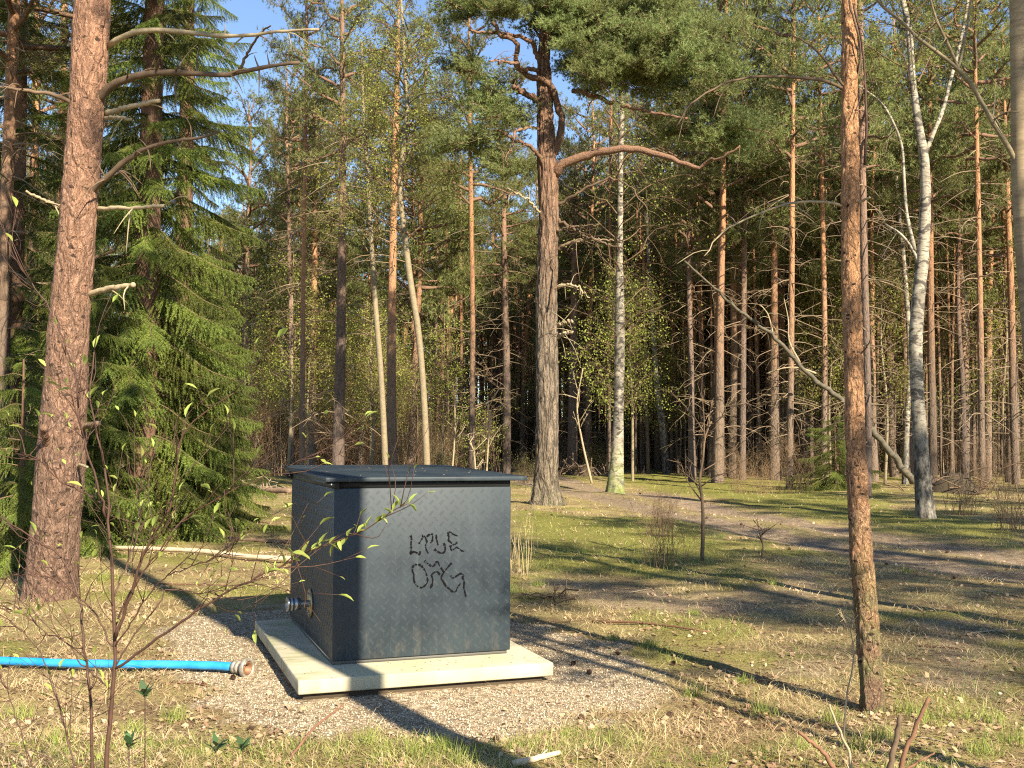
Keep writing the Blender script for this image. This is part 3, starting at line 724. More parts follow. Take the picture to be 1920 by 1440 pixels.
# ------------------------------------------------------------------ other trees one can tell apart
PT = [  # label, Y, points, H, mat, crown, crown width, dead
    ('straight orange pine trunk rising left of the dark one behind the metal box', 44, [(586, 890, 15), (587, 700, 13), (589, 560, 12), (591, 400, 9), (594, 200, 6)], 16, M_PINE_FAR, 0, .8, 0),
    ('tall pine with dark foot and orange top, behind the left end of the metal lid', 33, [(633, 915, 26), (635, 800, 22), (638, 700, 20), (641, 480, 16), (643, 300, 13), (642, 100, 10)], 19, M_PINE_GREY, 4, .8, 1),
    ('reddish pine trunk between two thin birches behind the metal box', 38, [(736, 905, 20), (734, 700, 17), (736, 500, 15), (739, 350, 13), (743, 200, 11)], 18, M_PINE_FAR, 1, .8, 0),
    ('slanting brown pine trunk just left of the first thin birch', 46, [(675, 880, 13), (684, 730, 11), (693, 600, 10), (702, 480, 8)], 13, M_PINE_FAR, 2, .6, 2),
    ('dark crooked pine beside the spruce, with a pale foot', 55, [(476, 862, 15), (470, 740, 13), (462, 620, 12), (458, 480, 9)], 14, M_PINE_GREY, 3, .7, 1),
    ('dark upright pine trunk in the thicket left of the big pine', 46, [(950, 880, 17), (950, 700, 14), (947, 550, 11), (944, 380, 9)], 15, M_PINE_GREY, 0, .8, 0),
    ('leaning orange pine just left of the big pine', 60, [(978, 870, 11), (982, 740, 10), (990, 600, 9), (996, 500, 7)], 14, M_PINE_FAR, 4, .7, 2),
    ('broad dark pine trunk right of the big pine', 48, [(1073, 885, 20), (1074, 760, 17), (1076, 620, 14), (1077, 480, 11)], 15, M_PINE_GREY, 1, .8, 0),
    ('pine trunk standing left of the leaning dead tree foot-high in moss', 47, [(1336, 892, 24), (1342, 760, 18), (1350, 600, 15), (1358, 440, 12), (1368, 300, 9)], 15, M_PINE_FAR, 0, .9, 0),
    ('dark stout pine crossed by the leaning dead tree', 41, [(1453, 905, 26), (1452, 780, 20), (1452, 620, 15), (1452, 450, 12), (1453, 300, 9)], 16, M_PINE_FAR, 3, .9, 1),
    ('bent grey pine trunk curving to the left above its foot', 47, [(1521, 892, 17), (1509, 800, 17), (1499, 740, 16), (1490, 680, 13), (1484, 600, 10), (1482, 480, 8)], 13, M_PINE_GREY, 2, .7, 2),
    ('straight pine behind the mossy birch on the right', 37, [(1750, 925, 17), (1748, 780, 15), (1745, 600, 13), (1744, 400, 11)], 17, M_PINE_FAR, 4, .8, 0),
    ('grey pine trunk hidden partly by the slim orange pine', 30, [(1627, 935, 14), (1628, 800, 13), (1626, 700, 13), (1620, 480, 14), (1617, 300, 13), (1614, 100, 12)], 17, M_PINE_GREY, 2, .8, 1),
    ('reddish pine trunk second from the picture edge by the fallen root plate', 44, [(1852, 895, 15), (1853, 760, 13), (1855, 560, 12), (1860, 380, 9)], 16, M_PINE_FAR, 1, .8, 0),
    ('orange pine trunk nearest the picture edge across the track', 39, [(1906, 930, 16), (1900, 760, 14), (1896, 560, 12), (1890, 390, 10)], 17, M_PINE_FAR, 0, .8, 2),
    ('thick dark pine trunk at the left picture edge', 16, [(2, 960, 30), (4, 800, 27), (6, 600, 25), (12, 400, 24), (20, 180, 22), (27, 0, 20)], 13, M_PINE_FAR, 3, .9, 1),
    ('thin pine trunk between the edge pine and the pink-brown pine', 24, [(58, 900, 17), (60, 700, 16), (63, 400, 15), (66, 200, 14), (68, 60, 12)], 15, M_PINE_FAR, 4, .8, 0),
    ('sunlit pine trunk close behind the pink-brown pine', 25, [(112, 900, 20), (112, 700, 19), (114, 400, 17), (118, 200, 15), (120, 60, 13)], 15, M_PINE_FAR, 0, .8, 2),
    ('dark slim pine left of the second thin birch', 52, [(808, 868, 14), (812, 740, 12), (816, 600, 10), (818, 480, 8)], 15, M_PINE_GREY, 1, .7, 1),
    ('slim pine in deep shade midway between the birches and big pine', 56, [(868, 868, 11), (866, 740, 10), (865, 600, 9), (863, 480, 8)], 15, M_PINE_FAR, 4, .7, 0),
    ('slanting orange pine high above the thicket beside the spruce', 62, [(500, 850, 12), (507, 650, 11), (515, 540, 10), (524, 420, 8)], 16, M_PINE_FAR, 0, .7, 1),
    ('tall thin pine behind the spruce whose crown crosses the open sky', 36, [(566, 890, 11), (568, 600, 9), (572, 300, 7), (574, 100, 5)], 19, M_PINE_FAR, 2, .7, 1),
    ('wispy tall pine left of the straight orange trunk, in the sky gap', 42, [(548, 880, 10), (545, 600, 8), (540, 350, 6)], 17, M_PINE_GREY, 4, .6, 0),
    ('tall pine between the slim orange pine and the leaning dead trunk', 36, [(1480, 920, 13), (1484, 600, 11), (1486, 300, 9), (1488, 100, 7)], 20, M_PINE_FAR, 3, .9, 1),
    ('tall slender pine left of the slim orange pine, crown at the picture top', 39, [(1545, 915, 12), (1546, 600, 10), (1540, 300, 8)], 20, M_PINE_FAR, 0, 1.0, 2),
    ('tall pine reaching the picture top right of the big pine limb', 41, [(1392, 905, 13), (1394, 600, 11), (1398, 300, 8)], 20, M_PINE_GREY, 1, .9, 0),
    ('slender tall pine between thin birches and big pine', 40, [(884, 900, 12), (886, 600, 10), (882, 300, 8)], 19, M_PINE_FAR, 3, .8, 2),
    ('tall pine at the right, its crown above the white fork', 34, [(1842, 930, 13), (1838, 600, 11), (1832, 300, 9)], 19, M_PINE_FAR, 1, .9, 1),
]
for lab, Y, pts, H, mt, cr, cw, dd in PT:
    px_tree('pine_tree', lab, 'pine tree', Y, pts, H, mat=mt, crown=PCR[cr], crown_w=cw, dead=DBR[dd], sides=14, rows=36, relief=0.006, pl=(8, 2), group='pines of the wood')

px_tree('birch_tree', 'white birch with a bright mossy green foot beside the track, right of the big pine', 'birch', 33,
    [(1153, 912, 36), (1157, 860, 25), (1160, 760, 19), (1162, 640, 19), (1162, 560, 17), (1162, 470, 12), (1164, 300, 10), (1168, 150, 8)], 14, mat=M_BIRCH_MOSS, crown=BCR_SPARSE, crown_w=1.4, crown_z=4.6, sides=24, rows=80, relief=0.010, pl=(5, 2), flare=0.2)
px_tree('birch_tree', 'white birch with black cracked foot and a mossy waist, across the track on the right', 'birch', 22,
    [(1736, 975, 36), (1730, 900, 30), (1725, 820, 27), (1719, 720, 24), (1717, 640, 25), (1722, 560, 24), (1730, 480, 23), (1735, 380, 20), (1733, 300, 18), (1723, 240, 15), (1712, 160, 13), (1704, 60, 12), (1693, 0, 10)], 15.5,
    mat=M_BIRCH_DARK, crown=BCR[1], crown_w=1.2, crown_z=9.0, sides=28, rows=120, relief=0.008, pl=(7, 2.5), flare=0.15)
tt = [o for o in C.objects if o.name.startswith('birch_tree')][-1]
def limb2(tree, px, Y, w0, w1, m=None, tw=4, Yend=None):
    branch_obj(tree, np.array(tree.location), px, Y, w0, w1, m or M_BIRCH, 'limb', Yend=Yend, twigs=tw, twl=0.7)
limb2(tt, [(1734, 290), (1750, 250), (1768, 205), (1782, 150), (1800, 80), (1815, 0), (1820, -60)], 22, 9, 5)
limb2(tt, [(1715, 470), (1700, 400), (1695, 330), (1690, 270), (1670, 220), (1650, 190), (1610, 160)], 22, 8, 3)
limb2(tt, [(1727, 505), (1712, 470), (1690, 440), (1660, 420)], 22, 7, 3)
px_tree('birch_tree', 'thin pale birch leaning left, second of the pair behind the metal lid', 'birch', 27,
    [(802, 925, 14), (800, 860, 13), (793, 720, 12), (784, 620, 12), (770, 530, 12), (756, 420, 11), (750, 350, 10), (756, 280, 10), (763, 215, 9), (760, 140, 7), (757, 80, 6), (752, 0, 5)], 13, mat=M_YBARK, crown=BCR[0], crown_w=1.05, crown_z=6.6, sides=14, rows=60)
px_tree('birch_tree', 'thin spotted birch in front of the reddish pine behind the metal lid', 'birch', 28,
    [(724, 922, 13), (722, 860, 12), (714, 700, 11), (703, 560, 10), (697, 460, 9), (692, 380, 8), (687, 300, 7), (681, 200, 6), (678, 80, 5)], 12.5, mat=M_YBARK, crown=BCR[1], crown_w=0.9, crown_z=6.4, sides=14, rows=60)
px_tree('birch_stump', 'broken-off white birch stub among brown brush near the spruce', 'birch stub', 52,
    [(534, 868, 16), (532, 780, 13), (534, 700, 11), (532, 640, 9), (531, 605, 6)], 5.5, mat=M_BIRCH, sides=12, rows=30, relief=0.02, pl=(4, 2))
px_tree('birch_tree', 'speckled thin birch in shade right of the mossy-footed birch', 'birch', 50,
    [(1250, 885, 15), (1242, 800, 13), (1232, 720, 11), (1226, 640, 10), (1218, 520, 8), (1212, 400, 7)], 13, mat=M_BIRCH_DARK, crown=BCR_SPARSE, crown_w=.9, sides=12, rows=30)
px_tree('birch_tree', 'grey birch whose white fork opens above the shaded wood on the right', 'birch', 46,
    [(1803, 895, 17), (1803, 800, 14), (1806, 680, 12), (1808, 570, 11), (1803, 510, 7), (1799, 440, 6), (1798, 340, 5)], 12, mat=M_BIRCH_DARK, crown=BCR_SPARSE, crown_w=.9, sides=12, rows=30)
tt = [o for o in C.objects if o.name.startswith('birch_tree')][-1]
limb2(tt, [(1808, 570), (1822, 530), (1835, 480), (1842, 430), (1858, 360)], 46, 6, 3)
px_tree('birch_tree', 'small grey birch hugging the mossy-waisted birch', 'birch', 40,
    [(1697, 915, 13), (1700, 800, 11), (1706, 680, 10), (1700, 560, 9), (1690, 440, 8), (1680, 330, 6)], 12, mat=M_BIRCH_DARK, crown=BCR_SPARSE, crown_w=.8, sides=12, rows=30)
# leaning dead tree
td_ = thing('dead_tree', 'dead leaning trunk wedged slantwise among the pines on the right', 'dead tree', tuple(aty(1712, 905, 36)))
branch_obj(td_, np.array(td_.location), [(1712, 905), (1670, 850), (1640, 812), (1600, 770), (1560, 735), (1520, 705), (1490, 672), (1450, 630), (1410, 600), (1360, 560), (1318, 522), (1285, 490)], 36, 13, 3, M_DEADGREY, 'trunk', n=60, twigs=16, twl=1.0, wob=0.02, Yend=33, k=10)
for px in ([(1500, 680), (1480, 640), (1478, 600), (1470, 560)], [(1530, 700), (1500, 690), (1470, 690), (1440, 700)], [(1450, 630), (1440, 590), (1425, 570)]):
    branch_obj(td_, np.array(td_.location), px, 35, 4, 1.5, M_DEADPALE, 'branch', twigs=6, twl=0.7)

# ------------------------------------------------------------------ the wood behind: straight pines, each its own tree
M_BRUSH = leaf_mat('brushwood_shoots', [(0.16, 0.11, 0.06), (0.34, 0.25, 0.14), (0.48, 0.38, 0.23)], 0.2, objvar=0)
patch_ = lambda X, Y: np.array([mnoise.noise((a * .22, b_ * .12, 9.0)) for a, b_ in zip(X, Y)])
def far_pine_variant(i):
    rng = np.random.default_rng(700 + i); H = 17.0
    P = [np.array([0, 0, 0.0])]; dr = rng.normal(size=2) * 0.025
    for q in range(1, 9):
        z = H * q / 8; P.append(np.array([dr[0] * z + rng.normal() * 0.05, dr[1] * z + rng.normal() * 0.05, z]))
    r0 = (0.17, 0.15, 0.19, 0.13, 0.16)[i % 5]
    rad = [r0 * 1.25] + [r0 * (1 - 0.80 * (q / 8)) for q in range(1, 9)]
    return trunk_mesh('trunk', P, rad, M_PINE_FAR if i % 3 else M_PINE_GREY, 9, 20), P
FPV = [far_pine_variant(i) for i in range(6)]
def far_pine(x, y, i, s, lab, group):
    tm, P = FPV[i % 6]
    cr = PCR[i % 5]
    t = thing('pine_tree', lab, 'pine tree', (x, y, gz(x, y) - 0.05), random.uniform(0, 6.28), group)
    o = obj('trunk', tm, t); o.scale = (s, s, s)
    cz = 17 * s * random.uniform(0.34, 0.56); cw = random.uniform(0.85, 1.25)
    put_crown(t, (0, 0, cz), 17 * s - cz + 0.6, cr, cw)
    if random.random() < 0.95:
        d = obj('dead_branches', DBR[i % 3], t, kind='stuff'); d.rotation_euler = (0, 0, random.uniform(0, 6.28)); d.scale = (1, 1, s)
    return t
taken = [tuple(o.location[:2]) for o in C.objects if o.get('category') in ('pine tree', 'birch')]
nfar = 0; tries = 0
while nfar < 268 and tries < 14000:
    tries += 1
    Y = random.choice([random.uniform(38, 60), random.uniform(48, 80), random.uniform(55, 85), random.uniform(75, 115)])
    u = random.uniform(-0.58, 0.60); x = u * Y
    px = 960 + u * FOC
    dens = 1.0 if px > 1150 else (0.75 if px > 820 else 0.6)
    if Y < 60 and px < 900: dens *= 0.3
    if Y < 50 and px < 1250: dens *= 0.3
    if 485 < px < 560 and Y < 85: dens *= 0.5
    if px < 430: dens *= 0.35
    if random.random() > dens: continue
    dmin = 1.7 if px > 1150 else 2.3
    if abs(float(track_d(np.array([x]), np.array([Y]))[0])) < 2.2: continue
    if any((x - a) ** 2 + (Y - b) ** 2 < dmin ** 2 for a, b in taken): continue
    taken.append((x, Y)); nfar += 1
    s = random.uniform(0.88, 1.22)
    bands = [(-300, 'behind the spruces at the left edge'), (480, 'beyond the tall dark spruce'), (560, 'beside the patch of open sky'), (640, 'between the birch stub and the dark-footed pine'), (730, 'behind the first thin birch'), (800, 'behind the reddish pine'), (880, 'above the right end of the metal lid'),
             (1000, 'left of the big pine'), (1060, 'hidden close behind the big pine'), (1150, 'between the big pine and the mossy-footed birch'), (1250, 'just right of the mossy-footed birch'), (1330, 'left of the bare sapling by the track'), (1440, 'under the leaning dead trunk'), (1520, 'right of the dark stout pine'),
             (1590, 'behind the low dark spruce'), (1700, 'right behind the slim orange pine'), (1760, 'behind the mossy-waisted birch'), (1840, 'above the round root plate'), (1910, 'beside the reddish pine near the picture edge'), (2100, 'at the picture edge beyond the track')]
    place = [q for k_, q in bands if k_ <= px][-1] if px > -300 else bands[0][1]
    far = 'middle' if Y < 62 else ('far' if Y < 88 else 'deep')
    look = {'middle': 'tall straight pine with a full green crown', 'far': 'slender pine, smaller with distance,', 'deep': 'thin distant pine deep in the wood,'}[far]
    lab, grp = look + ' ' + place, far + ' pines ' + place
    far_pine(x, Y, random.randrange(30), s, lab, grp)
# young broad-leaved trees just coming into leaf between the pines
BCY = [birch_crown(320 + i, 5.5, 1.7, 30, 4200, 0.075) for i in range(3)]
YT = trunk_mesh('trunk', [np.array([0, 0, 0.]), np.array([.1, 0, 2.5]), np.array([-.05, .1, 5]), np.array([.1, 0, 8])], [.055, .045, .03, .01], M_YBARK, 8, 16)
ny = 0
while ny < 62:
    px = random.uniform(440, 1040) if random.random() < .78 else random.uniform(1080, 1900)
    Y = random.uniform(40, 82) if px < 1040 else random.uniform(38, 75)
    x = (px - 960) / FOC * Y
    if abs(float(track_d(np.array([x]), np.array([Y]))[0])) < 2.5: continue
    near_ = min([(abs(px - k_), q) for k_, q in [(450, 'by the spruces'), (535, 'by the birch stub'), (586, 'by the straight orange trunk'), (636, 'by the dark-footed pine'), (700, 'by the slanting brown trunk'), (740, 'by the reddish trunk'), (808, 'by the dark slim pine'), (868, 'above the lid'), (950, 'by the dark upright pine'), (1020, 'behind the big pine'),
        (1155, 'by the mossy-footed birch'), (1250, 'by the speckled birch'), (1340, 'left of the stout pine'), (1453, 'by the stout pine'), (1565, 'by the low spruce'), (1700, 'by the mossy-waisted birch'), (1803, 'by the white fork'), (1890, 'at the picture edge')]])[1]
    dd_ = 'nearer' if Y < 56 else 'farther'
    t = thing('young_birch', 'young birch in first yellow-green leaf, ' + dd_ + ' off ' + near_, 'young tree', (x, Y, gz(x, Y) - .03), random.uniform(0, 6.28), dd_ + ' young birches ' + near_)
    s_ = random.uniform(.7, 1.25); t.scale = (s_,) * 3
    obj('trunk', YT, t); v3 = BCY[ny % 3]
    for nm, me in (('limbs', v3[0]), ('crown', v3[1])): obj(nm, me, t, (0, 0, 2.1), kind='stuff')
    ny += 1
# the rest of the wood: the trees past the first 300, and the brush under them
fw = MB(); CNf = []
for i in range(430):
    Y = random.uniform(60, 114); u = random.uniform(-0.30, 0.60) if random.random() < .8 else random.uniform(.05, .5); x = u * Y; h = random.uniform(11, 18); r = random.uniform(.055, .12)
    if abs(float(track_d(np.array([x]), np.array([Y]))[0])) < 2.2: continue
    l = random.uniform(-.5, .5)
    fw.tube([(x, Y, -.1), (x + l * .4, Y, h * .4), (x + l * .8, Y, h * .75), (x + l, Y, h)], [r * 1.1, r, r * .7, r * .2], 5, False)
    CNf.append(np.array([x + l, Y, h * .78]) + RNG.normal(size=(34, 3)) * np.array([.9, .9, h * .10]))
for i in range(430):
    px = random.uniform(1130, 1960) if random.random() < .82 else random.uniform(830, 1000); Y = random.uniform(46, 90); x = (px - 960) / FOC * Y; h = random.uniform(13, 18); r = random.uniform(.05, .105) * (Y / 60) ** .5
    if abs(float(track_d(np.array([x]), np.array([Y]))[0])) < 2.4: continue
    l = random.uniform(-.45, .45)
    fw.tube([(x, Y, -.1), (x + l * .3 + random.uniform(-.06, .06), Y, h * .3), (x + l * .7, Y, h * .65), (x + l, Y, h)], [r * 1.15, r, r * .75, r * .3], 6, False)
    for q in range(7):
        zq = random.uniform(1.5, h * .7); a_ = random.uniform(0, 6.28); lq = random.uniform(.3, 1.1); bq = np.array([x + l * zq / h, Y, zq])
        fw.tube([bq, bq + np.array([math.cos(a_), math.sin(a_), random.uniform(-.3, .3)]) * lq], [.009, .004], 3, False)
    CNf.append(np.array([x + l, Y, h * .86]) + RNG.normal(size=(18, 3)) * np.array([.7, .7, h * .06]))
CNs = np.vstack(CNf); V, T = tuft_tris(CNs, np.tile([0, 0, .6], (len(CNs), 1)), 12, .24, .035, 1.1); nT = len(T); fw.add(V, T)
me = fw.mesh('slim_pines', [M_PINE_FAR, M_NEEDLE]); mi = np.zeros(len(me.polygons), np.int32); mi[:nT] = 1; me.polygons.foreach_set('material_index', mi)
tag(obj('slim_pines', me, kind='stuff'), 'many slim crowded pine trunks between the larger pines of the deep wood', 'wood')
n = 30000; Yb = RNG.uniform(44, 112, n); Xb = RNG.uniform(-.30, .58, n) * Yb; cl = patch_(Xb, Yb); ok = (cl > -.12) & (np.abs(track_d(Xb, Yb)) > 3) & ~((Yb < 56) & (Xb / Yb > .06)); Xb, Yb, n = Xb[ok], Yb[ok], int(ok.sum())
hb = RNG.uniform(.5, 2.9, n) * RNG.uniform(.5, 1.1, n); az = RNG.uniform(0, 6.28, n); sb = np.stack([np.cos(az), np.sin(az) * .3, az * 0], 1) * .011; bb_ = np.stack([Xb, Yb, np.zeros(n)], 1); lean_ = RNG.normal(size=(n, 2)) * .28 * hb[:, None]
V = np.stack([bb_ - sb, bb_ + sb, bb_ + np.c_[lean_, hb]], 1)
b2 = bb_ + np.c_[lean_, hb] * .5; l2 = RNG.normal(size=(n, 2)) * .3 * hb[:, None]; V2 = np.stack([b2 - sb * .7, b2 + sb * .7, b2 + np.c_[l2, hb * .4]], 1)
V = np.concatenate([V, V2]).reshape(-1, 3)
tag(obj('brushwood', mesh_np('brushwood', V, np.arange(len(V)).reshape(-1, 3), None, False, M_BRUSH), kind='stuff'), 'dry brown shoots and brushwood under the trees of the deep wood', 'brushwood')
fw = MB(); CNf = []
for i in range(620):
    Y = random.uniform(112, 150); x = random.uniform(-0.75, 0.78) * Y; h = random.uniform(14, 20); r = random.uniform(.12, .2)
    fw.tube([(x, Y, -.3), (x + random.uniform(-.4, .4), Y, h * .5), (x + random.uniform(-.6, .6), Y, h)], [r, r * .8, r * .3], 4, False)
    c = np.array([x, Y, h * .66]) + RNG.normal(size=(42, 3)) * np.array([1.5, 1.5, h * .17]); CNf.append(c)
    c = np.array([x, Y, 1.2]) + RNG.normal(size=(46, 3)) * np.array([2.6, 2.6, 3.2]); c[:, 2] = np.abs(c[:, 2]); CNf.append(c)
CNf = np.vstack(CNf); V, T = tuft_tris(CNf, np.tile([0, 0, .6], (len(CNf), 1)), 7, .75, .16, 1.1); nT = len(T); fw.add(V, T)
me = fw.mesh('far_wood', [M_PINE_FAR, M_NEEDLE]); mi = np.zeros(len(me.polygons), np.int32); mi[:nT] = 1; me.polygons.foreach_set('material_index', mi)
tag(obj('far_wood', me, kind='stuff'), 'dense pine wood far behind, trunks and crowns merging into one mass', 'wood')
# wood beside and behind the camera: it throws the stripes and patches of shade
shade = [(2.05, 1.55, 0.11, 0), (3.6, 2.4, 0.035, 1), (4.35, 1.5, 0.05, 1), (10.5, -2.5, 0.15, 3), (13.5, 1.5, 0.15, 3), (14.4, -10.0, 0.15, 3), (15.3, -5.4, 0.15, 3), (17.5, -8.0, 0.17, 2), (19.5, -3.0, 0.17, 2), (19.5, 4.5, 0.17, 2), (22, 10, 0.17, 2),
         (23.0, 0, 0.17, 2), (21, -10, 0.17, 2), (26, 6, 0.17, 2), (31, 12, 0.17, 2), (28, 17, 0.17, 2)]
for (x, y, r, k) in shade:
    t = thing('pine_tree', 'pine outside the picture that throws its shade over the clearing', 'pine tree', (x, y, -0.05), 0, 'pines around the clearing')
    H = (16.0, 7.0, 17.0, 15.0)[k]
    P = [np.array([0.0, 0, 0]), np.array([0.02, 0.03, H * .3]), np.array([0.06, -0.02, H * .65]), np.array([0, 0.02, H])]
    obj('trunk', trunk_mesh('trunk', P, [r * 1.15, r, r * .8, r * .3], M_PINE_GREY, 12, 24), t)
    put_crown(t, (0, 0, H * 0.62), H * 0.38 + .3, PCR[int(abs(x * 7)) % 5], (0.4, 0.28, 1.0, 0.78)[k])

# ------------------------------------------------------------------ spruces on the left
def spruce_branch(seed, L=2.0):
    rng = np.random.default_rng(seed); w = MB()
    P = spline([np.array([0, 0, 0]), np.array([L * .3, rng.normal() * .04, 0.02]), np.array([L * .7, rng.normal() * .08, -0.16]), np.array([L, rng.normal() * .1, -0.22])], 24)
    w.tube(P, np.linspace(0.017, 0.004, 24), 4, False)
    CN, DD = [], []
    for i in range(3, 24):
        for sgn in (-1, 1):
            for rep in range(2):
                f = i / 23; ll = (0.14 + 0.34 * math.sin(math.pi * min(1, 0.15 + f * 0.9)) ** 0.8) * rng.uniform(0.6, 1.15)
                d0 = unit(np.array([0.75, sgn * rng.uniform(.4, 1.1), -0.15 - 0.5 * rep * rng.uniform(0.3, 1)]))
                n_ = int(26 * ll / 0.4) + 6
                t = np.linspace(0.02, 1, n_)[:, None]
                c = P[i] + d0 * ll * t + np.array([0, 0, -1]) * ll * rng.uniform(0.25, 0.55 + 0.5 * rep) * t ** 1.7
                CN.append(c); DD.append(unit(np.gradient(c, axis=0)))
    CN = np.vstack(CN); DD = np.vstack(DD)
    V, T = tuft_tris(CN, DD, 5, 0.036, 0.009, 0.75, rng)
    nt = len(T); w.add(V, T)
    me = w.mesh('branch', [M_TWIG, M_SPRUCE]); mi = np.zeros(len(me.polygons), np.int32); mi[:nt] = 1
    me.polygons.foreach_set('material_index', mi); return me
SPB = [spruce_branch(800 + i) for i in range(5)]
M_SPTRUNK = wood_mat('spruce_trunk_bark', (0.17, 0.095, 0.06), (0.10, 0.06, 0.04), 16)
def spruce(label, px, Y, H, nb, Lmax, z0=0.3, droop=0.35, group=None, tip=0.12):
    b = aty(px, 825, Y); b[2] = gz(b[0], b[1]) - 0.03
    t = thing('spruce_tree', label, 'spruce', tuple(b), 0, group)
    obj('trunk', trunk_mesh('trunk', [np.zeros(3), np.array([.02, 0, H * .5]), np.array([0, 0, H])], [H * .011 + .02, H * .008 + .01, .01], M_SPTRUNK, 12, 30), t)
    for i in range(nb):
        if H > 10 and random.random() < .14: continue
        f = (i + random.random()) / nb; f = f ** 1.25; z = z0 + (H - z0) * f ** 1.1
        L = Lmax * (1 - (z / H)) ** 0.5 * random.uniform(0.7, 1.12) + tip
        o = obj('branch', SPB[random.randrange(5)], t, (0, 0, z))
        az = i * 2.399 + random.uniform(-.4, .4)
        o.rotation_euler = (random.uniform(-.2, .2), droop * random.uniform(0.3, 1.5) - 0.5 * f, az)
        s = L / 2.0; o.scale = (s, s * 0.9 + .08, s * 0.8 + .2)
spruce('tall dark drooping spruce right behind the pink-brown pine', 268, 16.5, 17.0, 296, 1.8, 0.3)
spruce('second dark spruce filling in behind the tall drooping one', 335, 20.5, 16.0, 240, 1.5, 0.4)
spruce('spruce with bright drooping boughs at the left picture edge, behind the stout pine', 20, 18.5, 12.0, 170, 2.3, 0.3)
spruce('low young spruce with yellow-green boughs at the foot of the pink-brown pine', 40, 12.6, 2.5, 44, 1.0, 0.1)
spruce('young spruce half hidden between the two left pines', 150, 15.2, 4.6, 64, 1.5, 0.1)
spruce('bushy young spruce reaching out at the right side of the tall one', 372, 17.6, 4.0, 90, 1.2, 0.1)
spruce('low spruce tip poking out to the right of the bushy one', 430, 19.5, 2.2, 40, 0.95, 0.1)
spruce('low dark spruce in moss behind the slim orange pine', 1565, 34, 2.4, 46, 1.5, 0.1, droop=0.2)
spruce('young spruce far behind the stump-like birch stub', 860, 58, 3.4, 36, 1.8, 0.1)

# ------------------------------------------------------------------ the metal box on its slab
BO = (-1.136, 6.871); BA = R(20.0)
ub = np.array([math.cos(BA), math.sin(BA), 0]); vb = np.array([-math.sin(BA), math.cos(BA), 0]); zb = np.array([0, 0, 1.0])
def bevel(o, w, seg=2):
    m = o.modifiers.new('bevel', 'BEVEL'); m.width = w; m.segments = seg; m.limit_method = 'ANGLE'
    return o
def boxpart(name, parent, lo, hi, mat, bw=0.0):
    b = MB(); b.box(lo, hi); o = obj(name, b.mesh(name, mat), parent)
    if bw: bevel(o, bw)
    return o
g = NT('weathered_concrete')
v = g.coord('Object'); n1 = g.noise(v, 3.0, 5, 0.6); n2 = g.noise(v, 90, 3, 0.7); n3 = g.noise(g.coord('Object', (1.0, 9.0, 1.0)), 2.2, 4, 0.6, 0.6)
col = g.mix(g.maprange(n1, 0.35, 0.65), (0.46, 0.41, 0.30), (0.34, 0.31, 0.22))
col = g.mix(g.maprange(n2, 0.3, 0.6, 0.25, 0), col, (0.30, 0.26, 0.18))
sepx = g.n('ShaderNodeSeparateXYZ'); g.l(v, sepx.inputs[0])
stain = g.math('MULTIPLY', g.math('MULTIPLY', g.maprange(n3, 0.45, 0.62), g.maprange(n1, .35, .6)), g.maprange(sepx.outputs[0], 0.05, -0.15, 0.0, 0.75))
col = g.mix(stain, col, (0.14, 0.15, 0.06))
col = g.mix(g.math('MULTIPLY', g.maprange(n1, 0.5, 0.7), 0.35), col, (0.40, 0.42, 0.20))
g.bsdf(col, 0.8, g.bump(g.math('ADD', g.math('MULTIPLY', n3, 0.35), g.math('MULTIPLY', n2, 0.35)), 0.3, 0.005), spec=0.3)
M_CONC = g.m
slab = thing('concrete_slab', 'cream concrete slab on gravel, carrying the dark metal box', 'slab', (BO[0], BO[1], 0), BA)
boxpart('slab_plate', slab, (-0.268, -0.362, 0.024), (1.375, 1.875, 0.11), M_CONC, 0.009)
g = NT('dark_soil'); g.bsdf((0.05, 0.035, 0.02), 0.95); M_DARKSOIL = g.m
boxpart('footing', slab, (-0.23, -0.325, -0.08), (1.31, 1.83, 0.022), M_DARKSOIL)

g = NT('anthracite_powder_coat')
v = g.coord('Object'); n1 = g.noise(v, 2.2, 4, 0.6); n2 = g.noise(v, 300, 2, 0.6); n3 = g.noise(g.coord('Object', (3, 3, .5)), 5, 3)
col = g.mix(g.maprange(n1, 0.35, 0.65), (0.011, 0.018, 0.026), (0.023, 0.034, 0.043))
col = g.mix(g.maprange(n3, 0.55, 0.8, 0, 0.35), col, (0.052, 0.065, 0.070))
sb_ = g.n('ShaderNodeSeparateXYZ'); g.l(v, sb_.inputs[0]); gr_ = g.noise(g.coord('Object', (5, 5, 2)), 3, 5, .7)
col = g.mix(g.math('MULTIPLY', g.maprange(sb_.outputs[2], .14, .42, 1.0, 0.0), g.maprange(gr_, .5, .75, 0, .4)), col, (0.16, 0.13, 0.09))
col = g.mix(g.maprange(g.noise(g.coord('Object', (14, 14, 1.2)), 2.5, 4, .7), .60, .75, 0, .35), col, (0.085, 0.095, 0.10))
g.bsdf(col, g.maprange(n1, 0.3, 0.7, 0.46, 0.60), g.bump(n2, 0.12, 0.002), spec=0.4)
M_COAT = g.m
g = NT('black_rubber'); g.bsdf((0.008, 0.008, 0.008), 0.7); M_RUBBER = g.m
g = NT('dull_steel'); nn = g.noise(g.coord('Object'), 30, 4); g.bsdf(g.mix(nn, (0.42, 0.42, 0.42), (0.25, 0.25, 0.26)), 0.32, metallic=0.9); M_STEEL = g.m
g = NT('dull_grey_plinth'); g.bsdf((0.10, 0.095, 0.085), 0.7); M_PLINTH = g.m
